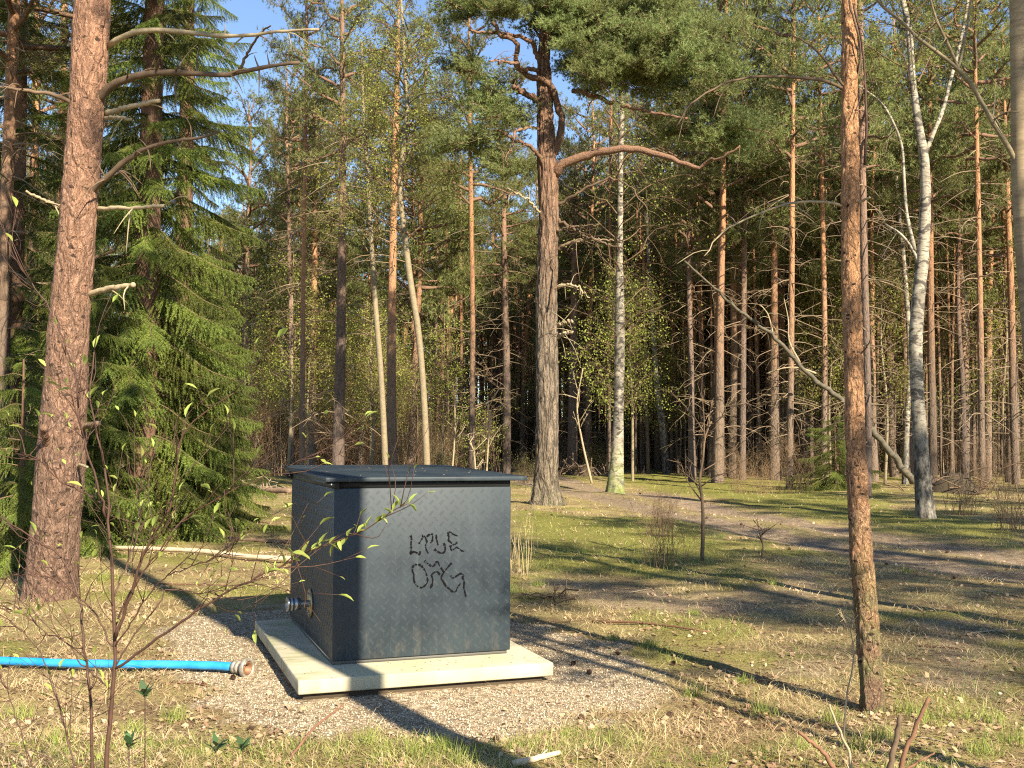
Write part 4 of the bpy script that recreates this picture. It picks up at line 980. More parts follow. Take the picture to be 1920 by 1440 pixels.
g = NT('worn_aluminium'); nn = g.noise(g.coord('Object'), 24, 5, .7); g.bsdf(g.mix(g.maprange(nn, .35, .65), (0.40, 0.37, 0.31), (0.16, 0.13, 0.10)), 0.5, g.bump(nn, .3, .003), metallic=0.35); M_ALU = g.m
g = NT('rusty_brass'); nn = g.noise(g.coord('Object'), 24, 4); g.bsdf(g.mix(nn, (0.26, 0.13, 0.065), (0.14, 0.07, 0.04)), 0.6, metallic=0.3); M_RUST = g.m
g = NT('yellow_lit_flange'); nn = g.noise(g.coord('Object'), 14, 4); g.bsdf(g.mix(nn, (0.42, 0.33, 0.16), (0.30, 0.24, 0.14)), 0.4, metallic=0.75); M_FLANGE = g.m  # yellowish light on the flange disc is put into its metal colours
g = NT('felt_pen_black'); g.bsdf((0.003, 0.003, 0.004), 0.8, spec=0.1); M_INK = g.m

BX = thing('metal_box', 'dark grey tread-plate metal box with overhanging lid and scrawled letters, on a concrete slab', 'metal box', (BO[0], BO[1], 0), BA)
W, Dp, ZT = 1.206, 1.83, 1.277
body = boxpart('body', BX, (0, 0, 0.135), (W, Dp, 1.233), M_COAT, 0.006)
boxpart('plinth', BX, (0.006, 0.014, 0.111), (W - 0.02, Dp - 0.014, 0.134), M_PLINTH)
boxpart('vent_gap', BX, (0.004, 0.008, 1.2335), (W - 0.003, Dp - 0.006, 1.2765), M_RUBBER)
side_top = boxpart('side_flange', BX, (-0.001, 0.05, 1.2338), (0.0035, Dp - 0.05, 1.2760), M_COAT)
for v0 in (-0.012, Dp - 0.03):
    poly = [(-0.052, 1.2765)] + [(-0.052 + 0.046 * (1 - math.cos(a)), 1.262 - 0.030 * math.sin(a)) for a in np.linspace(0, math.pi / 2, 7)] + [(0.03, 1.231), (0.03, 1.2765)]
    n_ = len(poly); V = [(u, v0, z) for u, z in poly] + [(u, v0 + 0.05, z) for u, z in poly]
    T = [(0, i, i + 1) for i in range(1, n_ - 1)] + [(n_, n_ + i + 1, n_ + i) for i in range(1, n_ - 1)]
    Qs = [(i, i + n_, (i + 1) % n_ + n_, (i + 1) % n_) for i in range(n_)]
    b = MB(); b.add(V, T, Qs); br = obj('corner_bracket', b.mesh('corner_bracket', M_RUBBER), BX)
    c = MB(); c.tube([(-0.022, v0 - 0.006, 1.259), (-0.022, v0 + 0.002, 1.259)], 0.0075, 10); obj('screw', c.mesh('screw', M_STEEL), br)
LU0, LU1, LV0, LV1 = -0.062, 1.312, -0.035, 1.985
lid = boxpart('lid', BX, (LU0, LV0, 1.278), (LU1, LV1, 1.306), M_COAT, 0.004)
lid.rotation_euler = (R(0.9), 0, 0); lid.location = (0, 0, 0.0)
lid.location = (0, 1.292 * math.sin(R(0.9)) - 0.0, -0.002)
def tread(name, parent, O, U, Vd, N, w, h, kx=0.0):
    """five-bar tread pattern standing proud of a plate"""
    O, U, Vd, N = (np.array(a, float) for a in (O, U, Vd, N))
    p = 0.0715; Cs, Ds = [], []
    for off, dr in ((0.0, (1, -1)), (0.5, (1, 1))):
        dr = np.array(dr) / math.sqrt(2); pr = np.array([-dr[1], dr[0]]) if off else np.array([1, 1]) / math.sqrt(2)
        if off: pr = np.array([-1, 1]) / math.sqrt(2)
        for i in range(int(w / p) + 2):
            for j in range(int(h / p) + 2):
                c = np.array([(i + off) * p, (j + off) * p])
                for k in range(-2, 3):
                    q = c + pr * k * 0.0078
                    if 0.018 < q[0] < w - 0.018 and 0.018 < q[1] < h - 0.018: Cs.append(q); Ds.append(dr)
    Cs, Ds = np.array(Cs), np.array(Ds); n = len(Cs)
    c3 = O + Cs[:, :1] * U + Cs[:, 1:] * Vd; d3 = Ds[:, :1] * U + Ds[:, 1:] * Vd; s3 = np.cross(N, d3)
    hl, hw, ht = 0.0165, 0.0021, 0.0011
    b = c3 - N * 0.0004
    V = np.stack([b - d3 * hl, b + s3 * hw, b + d3 * hl, b - s3 * hw, c3 - d3 * hl * .62 + N * ht, c3 + d3 * hl * .62 + N * ht], 1).reshape(-1, 3)
    k = np.arange(n)[:, None] * 6
    T = np.vstack([np.hstack([k + a for a in t]) for t in ((0, 4, 1), (1, 5, 2), (2, 5, 3), (3, 4, 0), (1, 4, 5), (3, 5, 4))])
    o = obj(name, mesh_np(name, V, T, None, True, M_COAT), parent, kind='stuff'); return o
tread('tread_pattern', body, (0, -0.0, 0.135), (1, 0, 0), (0, 0, 1), (0, -1, 0), W, 1.098)
tread('tread_pattern', body, (0, Dp, 0.135), (0, -1, 0), (0, 0, 1), (-1, 0, 0), Dp, 1.098)
tread('tread_pattern', lid, (LU0, LV0, 1.306), (1, 0, 0), (0, 1, 0), (0, 0, 1), LU1 - LU0, LV1 - LV0)
# scrawled letters on the front plate (points read off the photograph, laid on the plate)
zc = lambda a: [(700 + x / 7.2, 950 + y / 7.2) for x, y in a]
strokes = [[(505,388),(515,430),(508,500),(512,560),(500,640),(530,612),(565,612),(600,630),(625,648),(632,600)],
 [(615,500),(640,460),(675,400)], [(655,395),(690,400),(712,440),(722,480),(705,520),(715,580),(742,630)],
 [(720,405),(750,380),(797,372),(800,420),(792,465),(770,492)], [(838,385),(850,385),(850,420),(862,470),(872,520)],
 [(822,572),(860,600),(910,625),(950,618),(970,580),(965,530),(952,488)], [(1008,372),(1012,350),(1040,345),(1080,372),(1138,395)],
 [(1008,375),(1020,410),(1015,455),(1040,475),(1080,512),(1110,502),(1132,480)], [(1040,520),(1052,582),(1090,572),(1120,550),(1160,568),(1190,592),(1228,602)],
 [(640,788),(600,782),(555,785),(530,820),(528,870),(545,910),(545,970),(560,1030),(600,1075),(650,1092),(700,1060),(732,1010),(722,940),(708,885),(680,835),(645,795)],
 [(690,728),(740,772),(795,806),(822,790),(845,752),(870,745),(890,790),(930,850),(955,890)], [(900,918),(860,880),(820,888),(785,925),(800,970),(795,1040),(768,1102)],
 [(1058,760),(1010,812),(970,862),(935,912),(915,965),(945,1012),(980,1072),(1030,1112),(1070,1147),(1112,1145),(1130,1100),(1175,1035)],
 [(1042,928),(1065,962),(1098,952),(1130,930),(1180,903),(1222,930),(1195,952)], [(1200,950),(1225,1010),(1220,1090),(1235,1150),(1248,1218)]]
gv, gq = [], []; BOv = np.array([BO[0], BO[1], 0]); nrm = -vb
def on_front(x, y):
    d = ray(x, y); t = ((BOv - np.array([0, 0, EYE])) @ nrm) / (d @ nrm); q = np.array([0, 0, EYE]) + d * t - BOv
    return q @ ub, q[2]
for st in strokes:
    P = spline(np.array([(*on_front(*p), 0) for p in zc(st)]), len(st) * 5)
    T_ = unit(np.gradient(P, axis=0)); Nn = np.stack([-T_[:, 1], T_[:, 0], T_[:, 0] * 0], 1)
    wdt = 0.0056 + 0.0056 * np.array([mnoise.noise((p[0] * 55, p[1] * 55, 3)) for p in P]); wdt[:3] += .002
    for i in range(len(P) - 1):
        if mnoise.noise((P[i][0] * 160, P[i][1] * 160, 8)) > 0.38: continue     # the pen skipped over the bars
        a, b_, c_, d_ = P[i] - Nn[i] * wdt[i], P[i] + Nn[i] * wdt[i], P[i+1] + Nn[i+1] * wdt[i+1], P[i+1] - Nn[i+1] * wdt[i+1]
        k = len(gv); gv += [(q[0], -0.0012 - 0.0010, q[1]) for q in (a, b_, c_, d_)]; gq.append((k, k+1, k+2, k+3))
gf = obj('graffiti', mesh_np('graffiti', gv, None, gq, False, M_INK), body); gf['label'] = 'black scrawled capital letters in two rows on the front plate'
# coupling on the shaded side
d = ray(583, 1131); t_ = ((BOv - np.array([0, 0, EYE])) @ ub) / (d @ ub); q = np.array([0, 0, EYE]) + d * t_ - BOv; cv_, cz_ = q @ vb, q[2]
def ulathe(name, parent, prof, mat, k=28):
    """prof: (distance out of the side face, radius)"""
    b = MB(); P = np.array([(-u, cv_, cz_) for u, r in prof]); rr = np.array([r for u, r in prof]); n = len(prof)
    th = np.arange(k) / k * 2 * math.pi
    V = np.stack([np.repeat(P[:, None, 0], k, 1), cv_ + rr[:, None] * np.cos(th), cz_ + rr[:, None] * np.sin(th)], -1).reshape(-1, 3)
    i = np.arange(n - 1)[:, None]; j = np.arange(k)[None, :]
    b.add(V, None, np.stack([i*k + j, (i+1)*k + j, (i+1)*k + (j+1) % k, i*k + (j+1) % k], -1).reshape(-1, 4))
    o = obj(name, b.mesh(name, mat, False), parent); return o
vl = obj('pipe_coupling', None, BX)
ulathe('flange', vl, [(0.003, 0.0), (0.003, 0.102), (0.013, 0.102), (0.013, 0.0)], M_FLANGE)
ulathe('pipe', vl, [(0.014, 0.024), (0.085, 0.024)], M_STEEL)
ulathe('coupling_collar', vl, [(0.075, 0.024), (0.075, 0.040), (0.095, 0.045), (0.115, 0.045), (0.117, 0.040), (0.122, 0.040), (0.124, 0.048), (0.140, 0.048), (0.142, 0.043), (0.15, 0.043), (0.152, 0.05), (0.172, 0.05), (0.172, 0.040), (0.160, 0.038), (0.160, 0.0)], M_STEEL)
for a in np.linspace(0, 2 * math.pi, 6, endpoint=False):
    b = MB(); b.tube([(-0.013, cv_ + .075 * math.cos(a), cz_ + .075 * math.sin(a)), (-0.022, cv_ + .075 * math.cos(a), cz_ + .075 * math.sin(a))], 0.009, 6); obj('bolt', b.mesh('bolt', M_STEEL), vl)

# ------------------------------------------------------------------ blue hose with coupling
g = NT('bright_blue_hose'); nn = g.noise(g.coord('Object'), 5, 4); g.bsdf(g.mix(g.maprange(nn, 0.4, 0.7), (0.010, 0.20, 0.52), (0.04, 0.30, 0.58)), 0.42, g.bump(g.noise(g.coord('Object'), 40, 3), .15, .003), spec=0.4); M_HOSE = g.m
hz = 0.036
HP = [at(x, y, hz) for x, y in [(-420, 1222), (-200, 1232), (-60, 1238), (0, 1239), (100, 1243), (200, 1245), (300, 1246), (400, 1248), (446, 1251)]]
H0 = HP[-1]
hs = thing('water_hose', 'bright blue hose with a worn metal coupling, lying on the ground left of the slab', 'hose', tuple(H0))
b = MB(); b.tube(spline(np.array(HP) - H0, 40) + np.c_[RNG.normal(size=(40, 2)) * .003, np.zeros(40)], 0.028, 20); obj('hose', b.mesh('hose', M_HOSE, True), hs)
ax = unit(np.array([0.86, -0.42, 0.02]))
def alathe(name, parent, prof, mat, k=30, caps=False):
    A = unit(np.cross(ax, [0, 0, 1.0])); B = np.cross(A, ax); n = len(prof); th = np.arange(k) / k * 2 * math.pi
    V = np.array([ax * u + r * (A * math.cos(t) + B * math.sin(t)) for u, r in prof for t in th])
    i = np.arange(n - 1)[:, None]; j = np.arange(k)[None, :]
    b = MB(); b.add(V, None, np.stack([i*k + j, (i+1)*k + j, (i+1)*k + (j+1) % k, i*k + (j+1) % k], -1).reshape(-1, 4))
    return obj(name, b.mesh(name, mat), parent)
alathe('hose_clamp', hs, [(-0.035, 0.030), (-0.035, 0.041), (-0.010, 0.042), (-0.008, 0.038), (0.0, 0.038), (0.002, 0.043), (0.022, 0.043), (0.024, 0.034)], M_ALU)
alathe('hose_neck', hs, [(0.02, 0.034), (0.045, 0.036), (0.047, 0.046), (0.060, 0.050), (0.062, 0.044)], M_ALU)
cr_ = alathe('coupling_ring', hs, [(0.058, 0.045), (0.060, 0.062), (0.066, 0.067), (0.086, 0.067), (0.092, 0.061), (0.088, 0.047), (0.070, 0.045)], M_ALU)
alathe('seal', hs, [(0.069, 0.0452), (0.083, 0.0452), (0.088, 0.040), (0.084, 0.031), (0.050, 0.030), (0.050, 0.0)], M_RUST)
for a0 in (0.6, 0.6 + math.pi):
    A = unit(np.cross(ax, [0, 0, 1.0])); B = np.cross(A, ax)
    P = [ax * 0.092 + 0.053 * (A * math.cos(a) + B * math.sin(a)) for a in np.linspace(a0, a0 + 1.1, 6)]
    b = MB(); b.tube(P, 0.006, 6); obj('claw', b.mesh('claw', M_ALU), hs)

# ------------------------------------------------------------------ logs, sticks, root plate
def log_obj(name, label, cat, pts, r0, r1, mat, stubs=3, k=12, n=24, group=None):
    P = np.array(pts, float); o0 = P[0].copy(); t = thing(name, label, cat, tuple(o0), 0, group)
    Ps = spline(P - o0, n); Ps[1:-1] += RNG.normal(size=(n - 2, 3)) * r0 * 0.10
    b = MB(); b.tube(Ps, np.linspace(r0, r1, n) * (1 + RNG.normal(size=n) * .05), k); obj('wood', b.mesh('wood', mat, True), t)
    for q in range(stubs):
        i = RNG.integers(2, n - 2); d_ = unit(RNG.normal(size=3) + np.array([0, 0, .8])); s = RNG.uniform(1.5, 5) * r0
        c = MB(); c.tube([Ps[i], Ps[i] + d_ * s], [r0 * .3, r0 * .12], 5); obj('stub', c.mesh('stub', mat), t)
    return t
def gp(x, y, h=0.03): p = at(x, y, h); p[2] = gz(p[0], p[1]) + h; return p
M_LOGPALE = wood_mat('pale_peeled_log', (0.62, 0.50, 0.35), (0.45, 0.34, 0.22), 10)
M_LOG = wood_mat('brown_log_bark', (0.26, 0.18, 0.12), (0.16, 0.10, 0.07), 10)
M_STICK = wood_mat('brown_stick', (0.24, 0.12, 0.07), (0.13, 0.07, 0.045), 22)
log_obj('fallen_log', 'long pale birch log lying behind the hose, ending at the metal box', 'log', [gp(120, 1022, .05), gp(240, 1026, .05), (gp(380, 1034, .05)), gp(470, 1040, .05), gp(580, 1046, .05)], .024, .036, M_LOGPALE, 4)
log_obj('fallen_log', 'thin brown pole beyond the pale birch log', 'log', [gp(380, 1006, .03), gp(540, 1015, .03), gp(600, 1017, .03)], .03, .03, M_LOG, 2)
log_obj('fallen_log', 'pale log under a small heap of twigs far behind the box', 'log', [gp(390, 917, .09), gp(460, 914, .09), gp(545, 918, .09)], .10, .08, M_LOG, 3)
log_obj('fallen_log', 'second pale log beyond the twig heap', 'log', [gp(180, 1000, .05), gp(330, 985, .06)], .05, .04, M_LOGPALE, 3)
log_obj('fallen_log', 'short sawn log on the moss just above the box lid', 'log', [gp(808, 880, .12), gp(835, 882, .12), gp(872, 890, .12)], .12, .14, M_LOG, 1)
log_obj('wood_chip', 'pale split piece of wood on the bottom edge of the gravel', 'wood piece', [gp(962, 1437, .02), gp(1000, 1431, .02), gp(1050, 1421, .025)], .017, .012, M_LOGPALE, 1, 7, 10)
log_obj('fallen_stick', 'dark stick pointing up out of the grass at the front of the gravel', 'stick', [gp(535, 1440, .0), gp(560, 1405, .05), gp(585, 1372, .12), gp(645, 1326, .22)], .008, .005, M_STICK, 2, 6, 12)
for lab, px, Y, w0, w1, m in [
    ('upright grey cut stem at the bottom right', [(1668, 1465), (1672, 1420), (1682, 1380), (1689, 1342)], 4.6, 12, 9, M_DEAD),
    ('split peeled stem leaning right at the bottom right', [(1682, 1470), (1695, 1415), (1715, 1370), (1742, 1308)], 4.6, 10, 7, M_STICK),
    ('red-brown stick leaning left at the bottom edge', [(1572, 1452), (1545, 1415), (1520, 1390), (1497, 1372)], 4.7, 10, 6, M_STICK),
    ('thin curved stem between the bottom sticks', [(1598, 1460), (1592, 1410), (1575, 1370), (1555, 1320)], 4.9, 6, 4, M_DEADPALE),
    ('thin twig slanting right near the bottom corner', [(1690, 1450), (1720, 1430), (1752, 1411)], 4.6, 5, 3, M_STICK)]:
    P = [aty(x, y, Y) for x, y in px]; t = thing('cut_stem', lab, 'stick', tuple(P[0]), 0, 'cut stems at the lower right')
    b = MB(); Ps = spline(np.array(P) - P[0], 14); Ps[1:-1] += RNG.normal(size=(12, 3)) * .003
    b.tube(Ps, np.linspace(w0, w1, 14) * Y / FOC / 2, 7); obj('wood', b.mesh('wood', m, True), t)
def heap(name, label, cat, c, w, h, n, mat, r=0.02, L=1.0, soil=True):
    t = thing(name, label, cat, tuple(c)); b = MB()
    for i in range(n):
        p = RNG.normal(size=3) * np.array([w * .35, w * .25, 0]); p[2] = abs(RNG.normal()) * h * .4
        d_ = unit(RNG.normal(size=3) * np.array([1, .6, .45])); l = L * RNG.uniform(.3, 1)
        b.tube([p - d_ * l / 2, p + RNG.normal(size=3) * .06 * l, p + d_ * l / 2 + np.array([0, 0, -.05])], [r, r * .8, r * .3], 4, False)
    obj('sticks', b.mesh('sticks', mat), t)
    if soil:
        k = 20; th = np.linspace(0, 2 * math.pi, k, endpoint=False); V = []
        for ring, (rr, zz) in enumerate([(1, -.05), (.85, .35), (.6, .75), (.3, .98)]):
            for a in th: V.append((w * .45 * rr * math.cos(a) * (1 + .2 * mnoise.noise((a, ring, 1))), w * .3 * rr * math.sin(a), h * .8 * zz * (1 + .3 * mnoise.noise((a * 2, ring, 4)))))
        V.append((0, 0, h * .8)); Qd = [(r_*k + i, r_*k + (i+1) % k, (r_+1)*k + (i+1) % k, (r_+1)*k + i) for r_ in range(3) for i in range(k)]
        obj('soil', mesh_np('soil', V, [(3*k + i, 3*k + (i+1) % k, 4*k) for i in range(k)], Qd, True, M_DARKSOIL), t)
heap('root_plate', 'dark upturned root plate with sticks between the big pine and the mossy birch', 'root plate', gp(1095, 893, 0), 1.9, .55, 60, M_LOG, .03, 1.6)
heap('root_plate', 'dark round root plate right of the mossy-waisted birch', 'root plate', gp(1790, 925, 0), 1.7, .75, 46, M_TWIG, .025, 1.1)
heap('brush_heap', 'heap of bleached twigs on a log left behind the box', 'brush heap', gp(498, 920, 0), 1.0, .35, 46, M_DEADPALE, .012, .9, False)
heap('brush_heap', 'heap of reddish twigs behind the thin birches', 'brush heap', gp(775, 868, 0), 3.0, .7, 60, M_STICK, .025, 1.6, False)
heap('brush_heap', 'low heap of twigs and charred wood on the ground right of the box', 'brush heap', gp(1030, 1122, 0), .5, .06, 24, M_TWIG, .008, .45, False)

# ------------------------------------------------------------------ brush, saplings
def bush(seed, n, H, spread, leafn=0, lmat=None, lsz=0.05, mat=None, thin=0.007):
    rng = np.random.default_rng(seed); b = MB(); CN = []
    for i in range(n):
        az = rng.uniform(0, 6.28); o = np.array([math.cos(az), math.sin(az), 0]); h = H * rng.uniform(.5, 1.05); sp = spread * rng.uniform(.1, 1)
        base = np.array([rng.normal() * spread * .35, rng.normal() * spread * .35, 0])
        P = spline([base + o * sp * f ** 1.4 + np.array([0, 0, h * f]) + rng.normal(size=3) * .05 * h * f for f in (0, .35, .7, 1)], 8)
        b.tube(P, np.linspace(thin * 1.4, thin * .35, 8), 3, False)
        for q in range(7):
            j = rng.integers(2, 8); d_ = unit(o * .5 + rng.normal(size=3) * .6 + np.array([0, 0, .6])); s = h * rng.uniform(.12, .3)
            e = P[j] + d_ * s; b.tube([P[j], (P[j] + e) / 2 + rng.normal(size=3) * .04 * s, e], [thin * .6, thin * .45, thin * .25], 3, False)
            for r_ in range(2):
                f = rng.uniform(.3, 1); d2 = unit(d_ + rng.normal(size=3) * .7); bb = P[j] + (e - P[j]) * f
                b.tube([bb, bb + d2 * s * .5], [thin * .4, thin * .2], 3, False); CN.append(bb + d2 * s * .5)
            CN.append(e)
    me = b.mesh('stems', mat or M_TWIG)
    lm = None
    if leafn:
        CN = np.array(CN); c = CN[rng.integers(0, len(CN), leafn)] + rng.normal(size=(leafn, 3)) * .07
        a = unit(rng.normal(size=(leafn, 3))); bb = unit(np.cross(a, rng.normal(size=(leafn, 3)))); sz = lsz * rng.uniform(.6, 1.3, (leafn, 1))
        V = np.stack([c - a*sz*.5, c + bb*sz*.3, c + a*sz*.5, c - bb*sz*.3], 1).reshape(-1, 3)
        lm = mesh_np('leaves', V, None, np.arange(leafn * 4).reshape(-1, 4), False, lmat)
    return me, lm
BSH = [bush(900, 46, 3.2, 1.3), bush(901, 40, 2.4, 1.2), bush(902, 52, 4.2, 1.4, 500, M_BIRCHLEAF, .05), bush(903, 44, 2.0, 1.3, 1500, M_HEATH, .06), bush(904, 40, 1.2, 1.1, 1800, M_HEATH, .055)]
M_TWIGWARM = wood_mat('warm_twig_wood', (0.34, 0.22, 0.12), (0.20, 0.125, 0.075), 9)
BSH_W = [bush(910, 60, 4.4, 1.5, mat=M_TWIGWARM, thin=.008), bush(911, 54, 3.4, 1.5, mat=M_TWIGWARM)]
def put_bush(me_lm, x, y, s, lab, group, name='bare_shrub'):
    t = thing(name, lab, 'shrub', (x, y, gz(x, y) - .02), random.uniform(0, 6.28), group); t.scale = (s, s, s)
    obj('stems', me_lm[0], t)
    if me_lm[1]: obj('leaves', me_lm[1], t)
nb = 0
while nb < 230:
    z_ = random.random(); 
    if z_ < .42: px, Y = random.uniform(430, 700), random.uniform(46, 78); v_ = random.choice(BSH_W + [BSH[0]]); lab, grp = 'bare warm-brown thicket shrub between the spruce and the birches', 'thicket shrubs behind the metal box'
    elif z_ < .72: px, Y = random.uniform(700, 1030), random.uniform(40, 75); v_ = random.choice(BSH); lab, grp = 'dull olive-brown shrub in the undergrowth left of the big pine', 'undergrowth left of the big pine'
    else: px, Y = random.uniform(1080, 1960), random.uniform(46, 85); v_ = random.choice(BSH[:2] + BSH[3:]); lab, grp = 'brown shrub in the shaded wood beyond the track', 'undergrowth beyond the track'
    x = (px - 960) / FOC * Y
    if abs(float(track_d(np.array([x]), np.array([Y]))[0])) < 3.0: continue
    nm_, place = min([(abs(px - k_), q) for k_, q in [(450, 'beside the spruce'), (535, 'round the birch stub'), (590, 'at the straight orange trunk'), (640, 'by the dark-footed pine'), (700, 'by the thin birches'), (780, 'right of the thin birches'), (870, 'behind the lid'), (950, 'at the dark upright pine'), (1010, 'behind the big pine'),
        (1100, 'behind the root plate'), (1200, 'right of the mossy-footed birch'), (1340, 'left of the stout pine'), (1460, 'round the stout pine'), (1560, 'by the low spruce'), (1680, 'left of the mossy-waisted birch'), (1800, 'near the round root plate'), (1910, 'at the picture edge')]])
    kind_ = 'warm-brown shrub' if 'warm' in lab else ('olive-brown shrub' if 'olive' in lab else 'bare brown shrub')
    lab = kind_ + (' nearer' if Y < 56 else ' farther') + ' in the brush ' + place; grp = lab.replace('shrub', 'shrubs', 1)
    put_bush(v_, x, Y, random.uniform(.7, 1.15), lab, grp); nb += 1
p = gp(915, 880, 0); put_bush(bush(930, 30, 2.6, .9, 1500, M_BIRCHLEAF, .06), -1.1, 44, 1.15, 'leafing green shrub in front of the dark wood left of the big pine', None, 'leafing_shrub')
for px, py, s, v_, lab in [(1245, 1062, .30, BSH[0], 'knee-high bare bush on the grass between box and track'), (1232, 1010, .32, BSH[1], 'small bare bush with a dark foot near the knee-high one'),
        (1385, 925, .40, BSH_W[1], 'bleached twiggy bush on the sunny verge beyond the track'), (1430, 930, .30, BSH_W[1], 'second bleached bush on the verge, nearer the dark stout pine'),
        (1845, 925, .55, BSH[0], 'grey bush at the shaded verge right of the mossy-waisted birch'), (1905, 1000, .5, BSH[1], 'low brown bush at the picture edge beyond the track'),
        (1490, 925, .5, BSH_W[1], 'tangled bush at the foot of the bent grey pine'), (1800, 965, .5, BSH[1], 'thin brown bush on the grass in front of the round root plate'),
        (985, 905, .5, BSH[3], 'olive bush at the left foot of the big pine'), (700, 905, .5, BSH_W[1], 'russet bush behind the middle of the metal lid'), (560, 880, .7, BSH_W[0], 'tall straw-coloured bush at the foot of the birch stub')]:
    q = at(px, py); put_bush(v_, q[0], q[1], s, lab, None, 'small_bush')
def sapling(label, pts, Y, w0, w1, twigs, mat=M_TWIG, name='sapling', twl=.35, twpx=None):
    P = np.array([aty(x, y, Y) for x, y in pts]); P[0][2] = gz(P[0][0], P[0][1]) - .02
    t = thing(name, label, 'sapling', tuple(P[0])); b = MB(); Ps = spline(P - P[0], 20)
    b.tube(Ps, np.linspace(w0, w1, 20) * Y / FOC / 2, 6); obj('stem', b.mesh('stem', mat, True), t)
    for q in range(twigs):
        i = RNG.integers(8, 20); d_ = unit(RNG.normal(size=3) * np.array([1, .8, .3]) + np.array([0, 0, .9])); s = twl * RNG.uniform(.4, 1)
        c = MB(); c.tube(spline([Ps[i], Ps[i] + d_ * s * .5 + RNG.normal(size=3) * .03 * s, Ps[i] + d_ * s], 5), np.linspace(w1 * 1.0, w1 * .4, 5) * Y / FOC / 2, 4)
        for r_ in range(3):
            f = RNG.uniform(.3, 1); d2 = unit(d_ + RNG.normal(size=3) * .6); bb = Ps[i] + d_ * s * f; c.tube([bb, bb + d2 * s * .35], [w1 * .5 * Y / FOC / 2, w1 * .25 * Y / FOC / 2], 3)
        obj('twig', c.mesh('twig', mat), t)
sapling('slim bare sapling between the box and the slim orange pine', [(1316, 1048), (1318, 1000), (1317, 940), (1312, 900), (1318, 860), (1322, 820), (1334, 790)], 14, 8, 3, 12, twl=.8)
sapling('tiny bare sapling against the foot of the slim orange pine', [(1580, 1352), (1588, 1300), (1597, 1260), (1600, 1220), (1592, 1165)], 5.6, 4, 2, 9, M_DEADPALE, twl=.14)
sapling('small sapling with forked twigs beside the track', [(1429, 1042), (1430, 1020), (1428, 1005), (1435, 990)], 14.5, 4, 2.5, 6, twl=.35)
sapling('thin bare stem right behind the lid', [(845, 885), (852, 830), (853, 780), (850, 720)], 34, 4, 2, 6, M_DEADPALE, twl=.8)
sapling('bare stem with buds behind the lid middle', [(893, 900), (890, 860), (884, 835), (880, 830)], 26, 5, 2.5, 9, M_DEADPALE, twl=.5)
sapling('thin straight stem between lid and big pine', [(911, 890), (915, 840), (918, 790), (914, 745)], 34, 4, 2, 8, M_DEADPALE, twl=.8)
sapling('pale young stem in front of the dark wood right of the mossy birch', [(1110, 885), (1090, 820), (1082, 760), (1093, 690)], 38, 5, 2, 7, M_DEADPALE, twl=1.0)
# dry stalks right of the box
dk = thing('dry_stalks', 'tuft of tall dry grass stalks just right of the box', 'dry grass', tuple(at(975, 1075)))
for i in range(26):
    x0 = random.uniform(955, 1012); y0 = random.uniform(1040, 1090); q = at(x0, y0) - np.array(dk.location); h = random.uniform(.35, 1.0); l_ = RNG.normal(size=2) * .10
    b = MB(); b.tube(spline([q, q + np.array([l_[0] * .3, l_[1] * .3, h * .5]), q + np.array([l_[0], l_[1], h])], 6), np.linspace(.0035, .0012, 6), 3)
    if i % 4 == 0: 
        e = q + np.array([l_[0], l_[1], h]); V, T = tuft_tris(np.array([e - np.array([0, 0, .015 * j]) for j in range(7)]), np.tile([0, 0, 1.0], (7, 1)), 5, .03, .006, .5); b.add(V, T)
    obj('stalk', b.mesh('stalk', M_STRAW), dk)

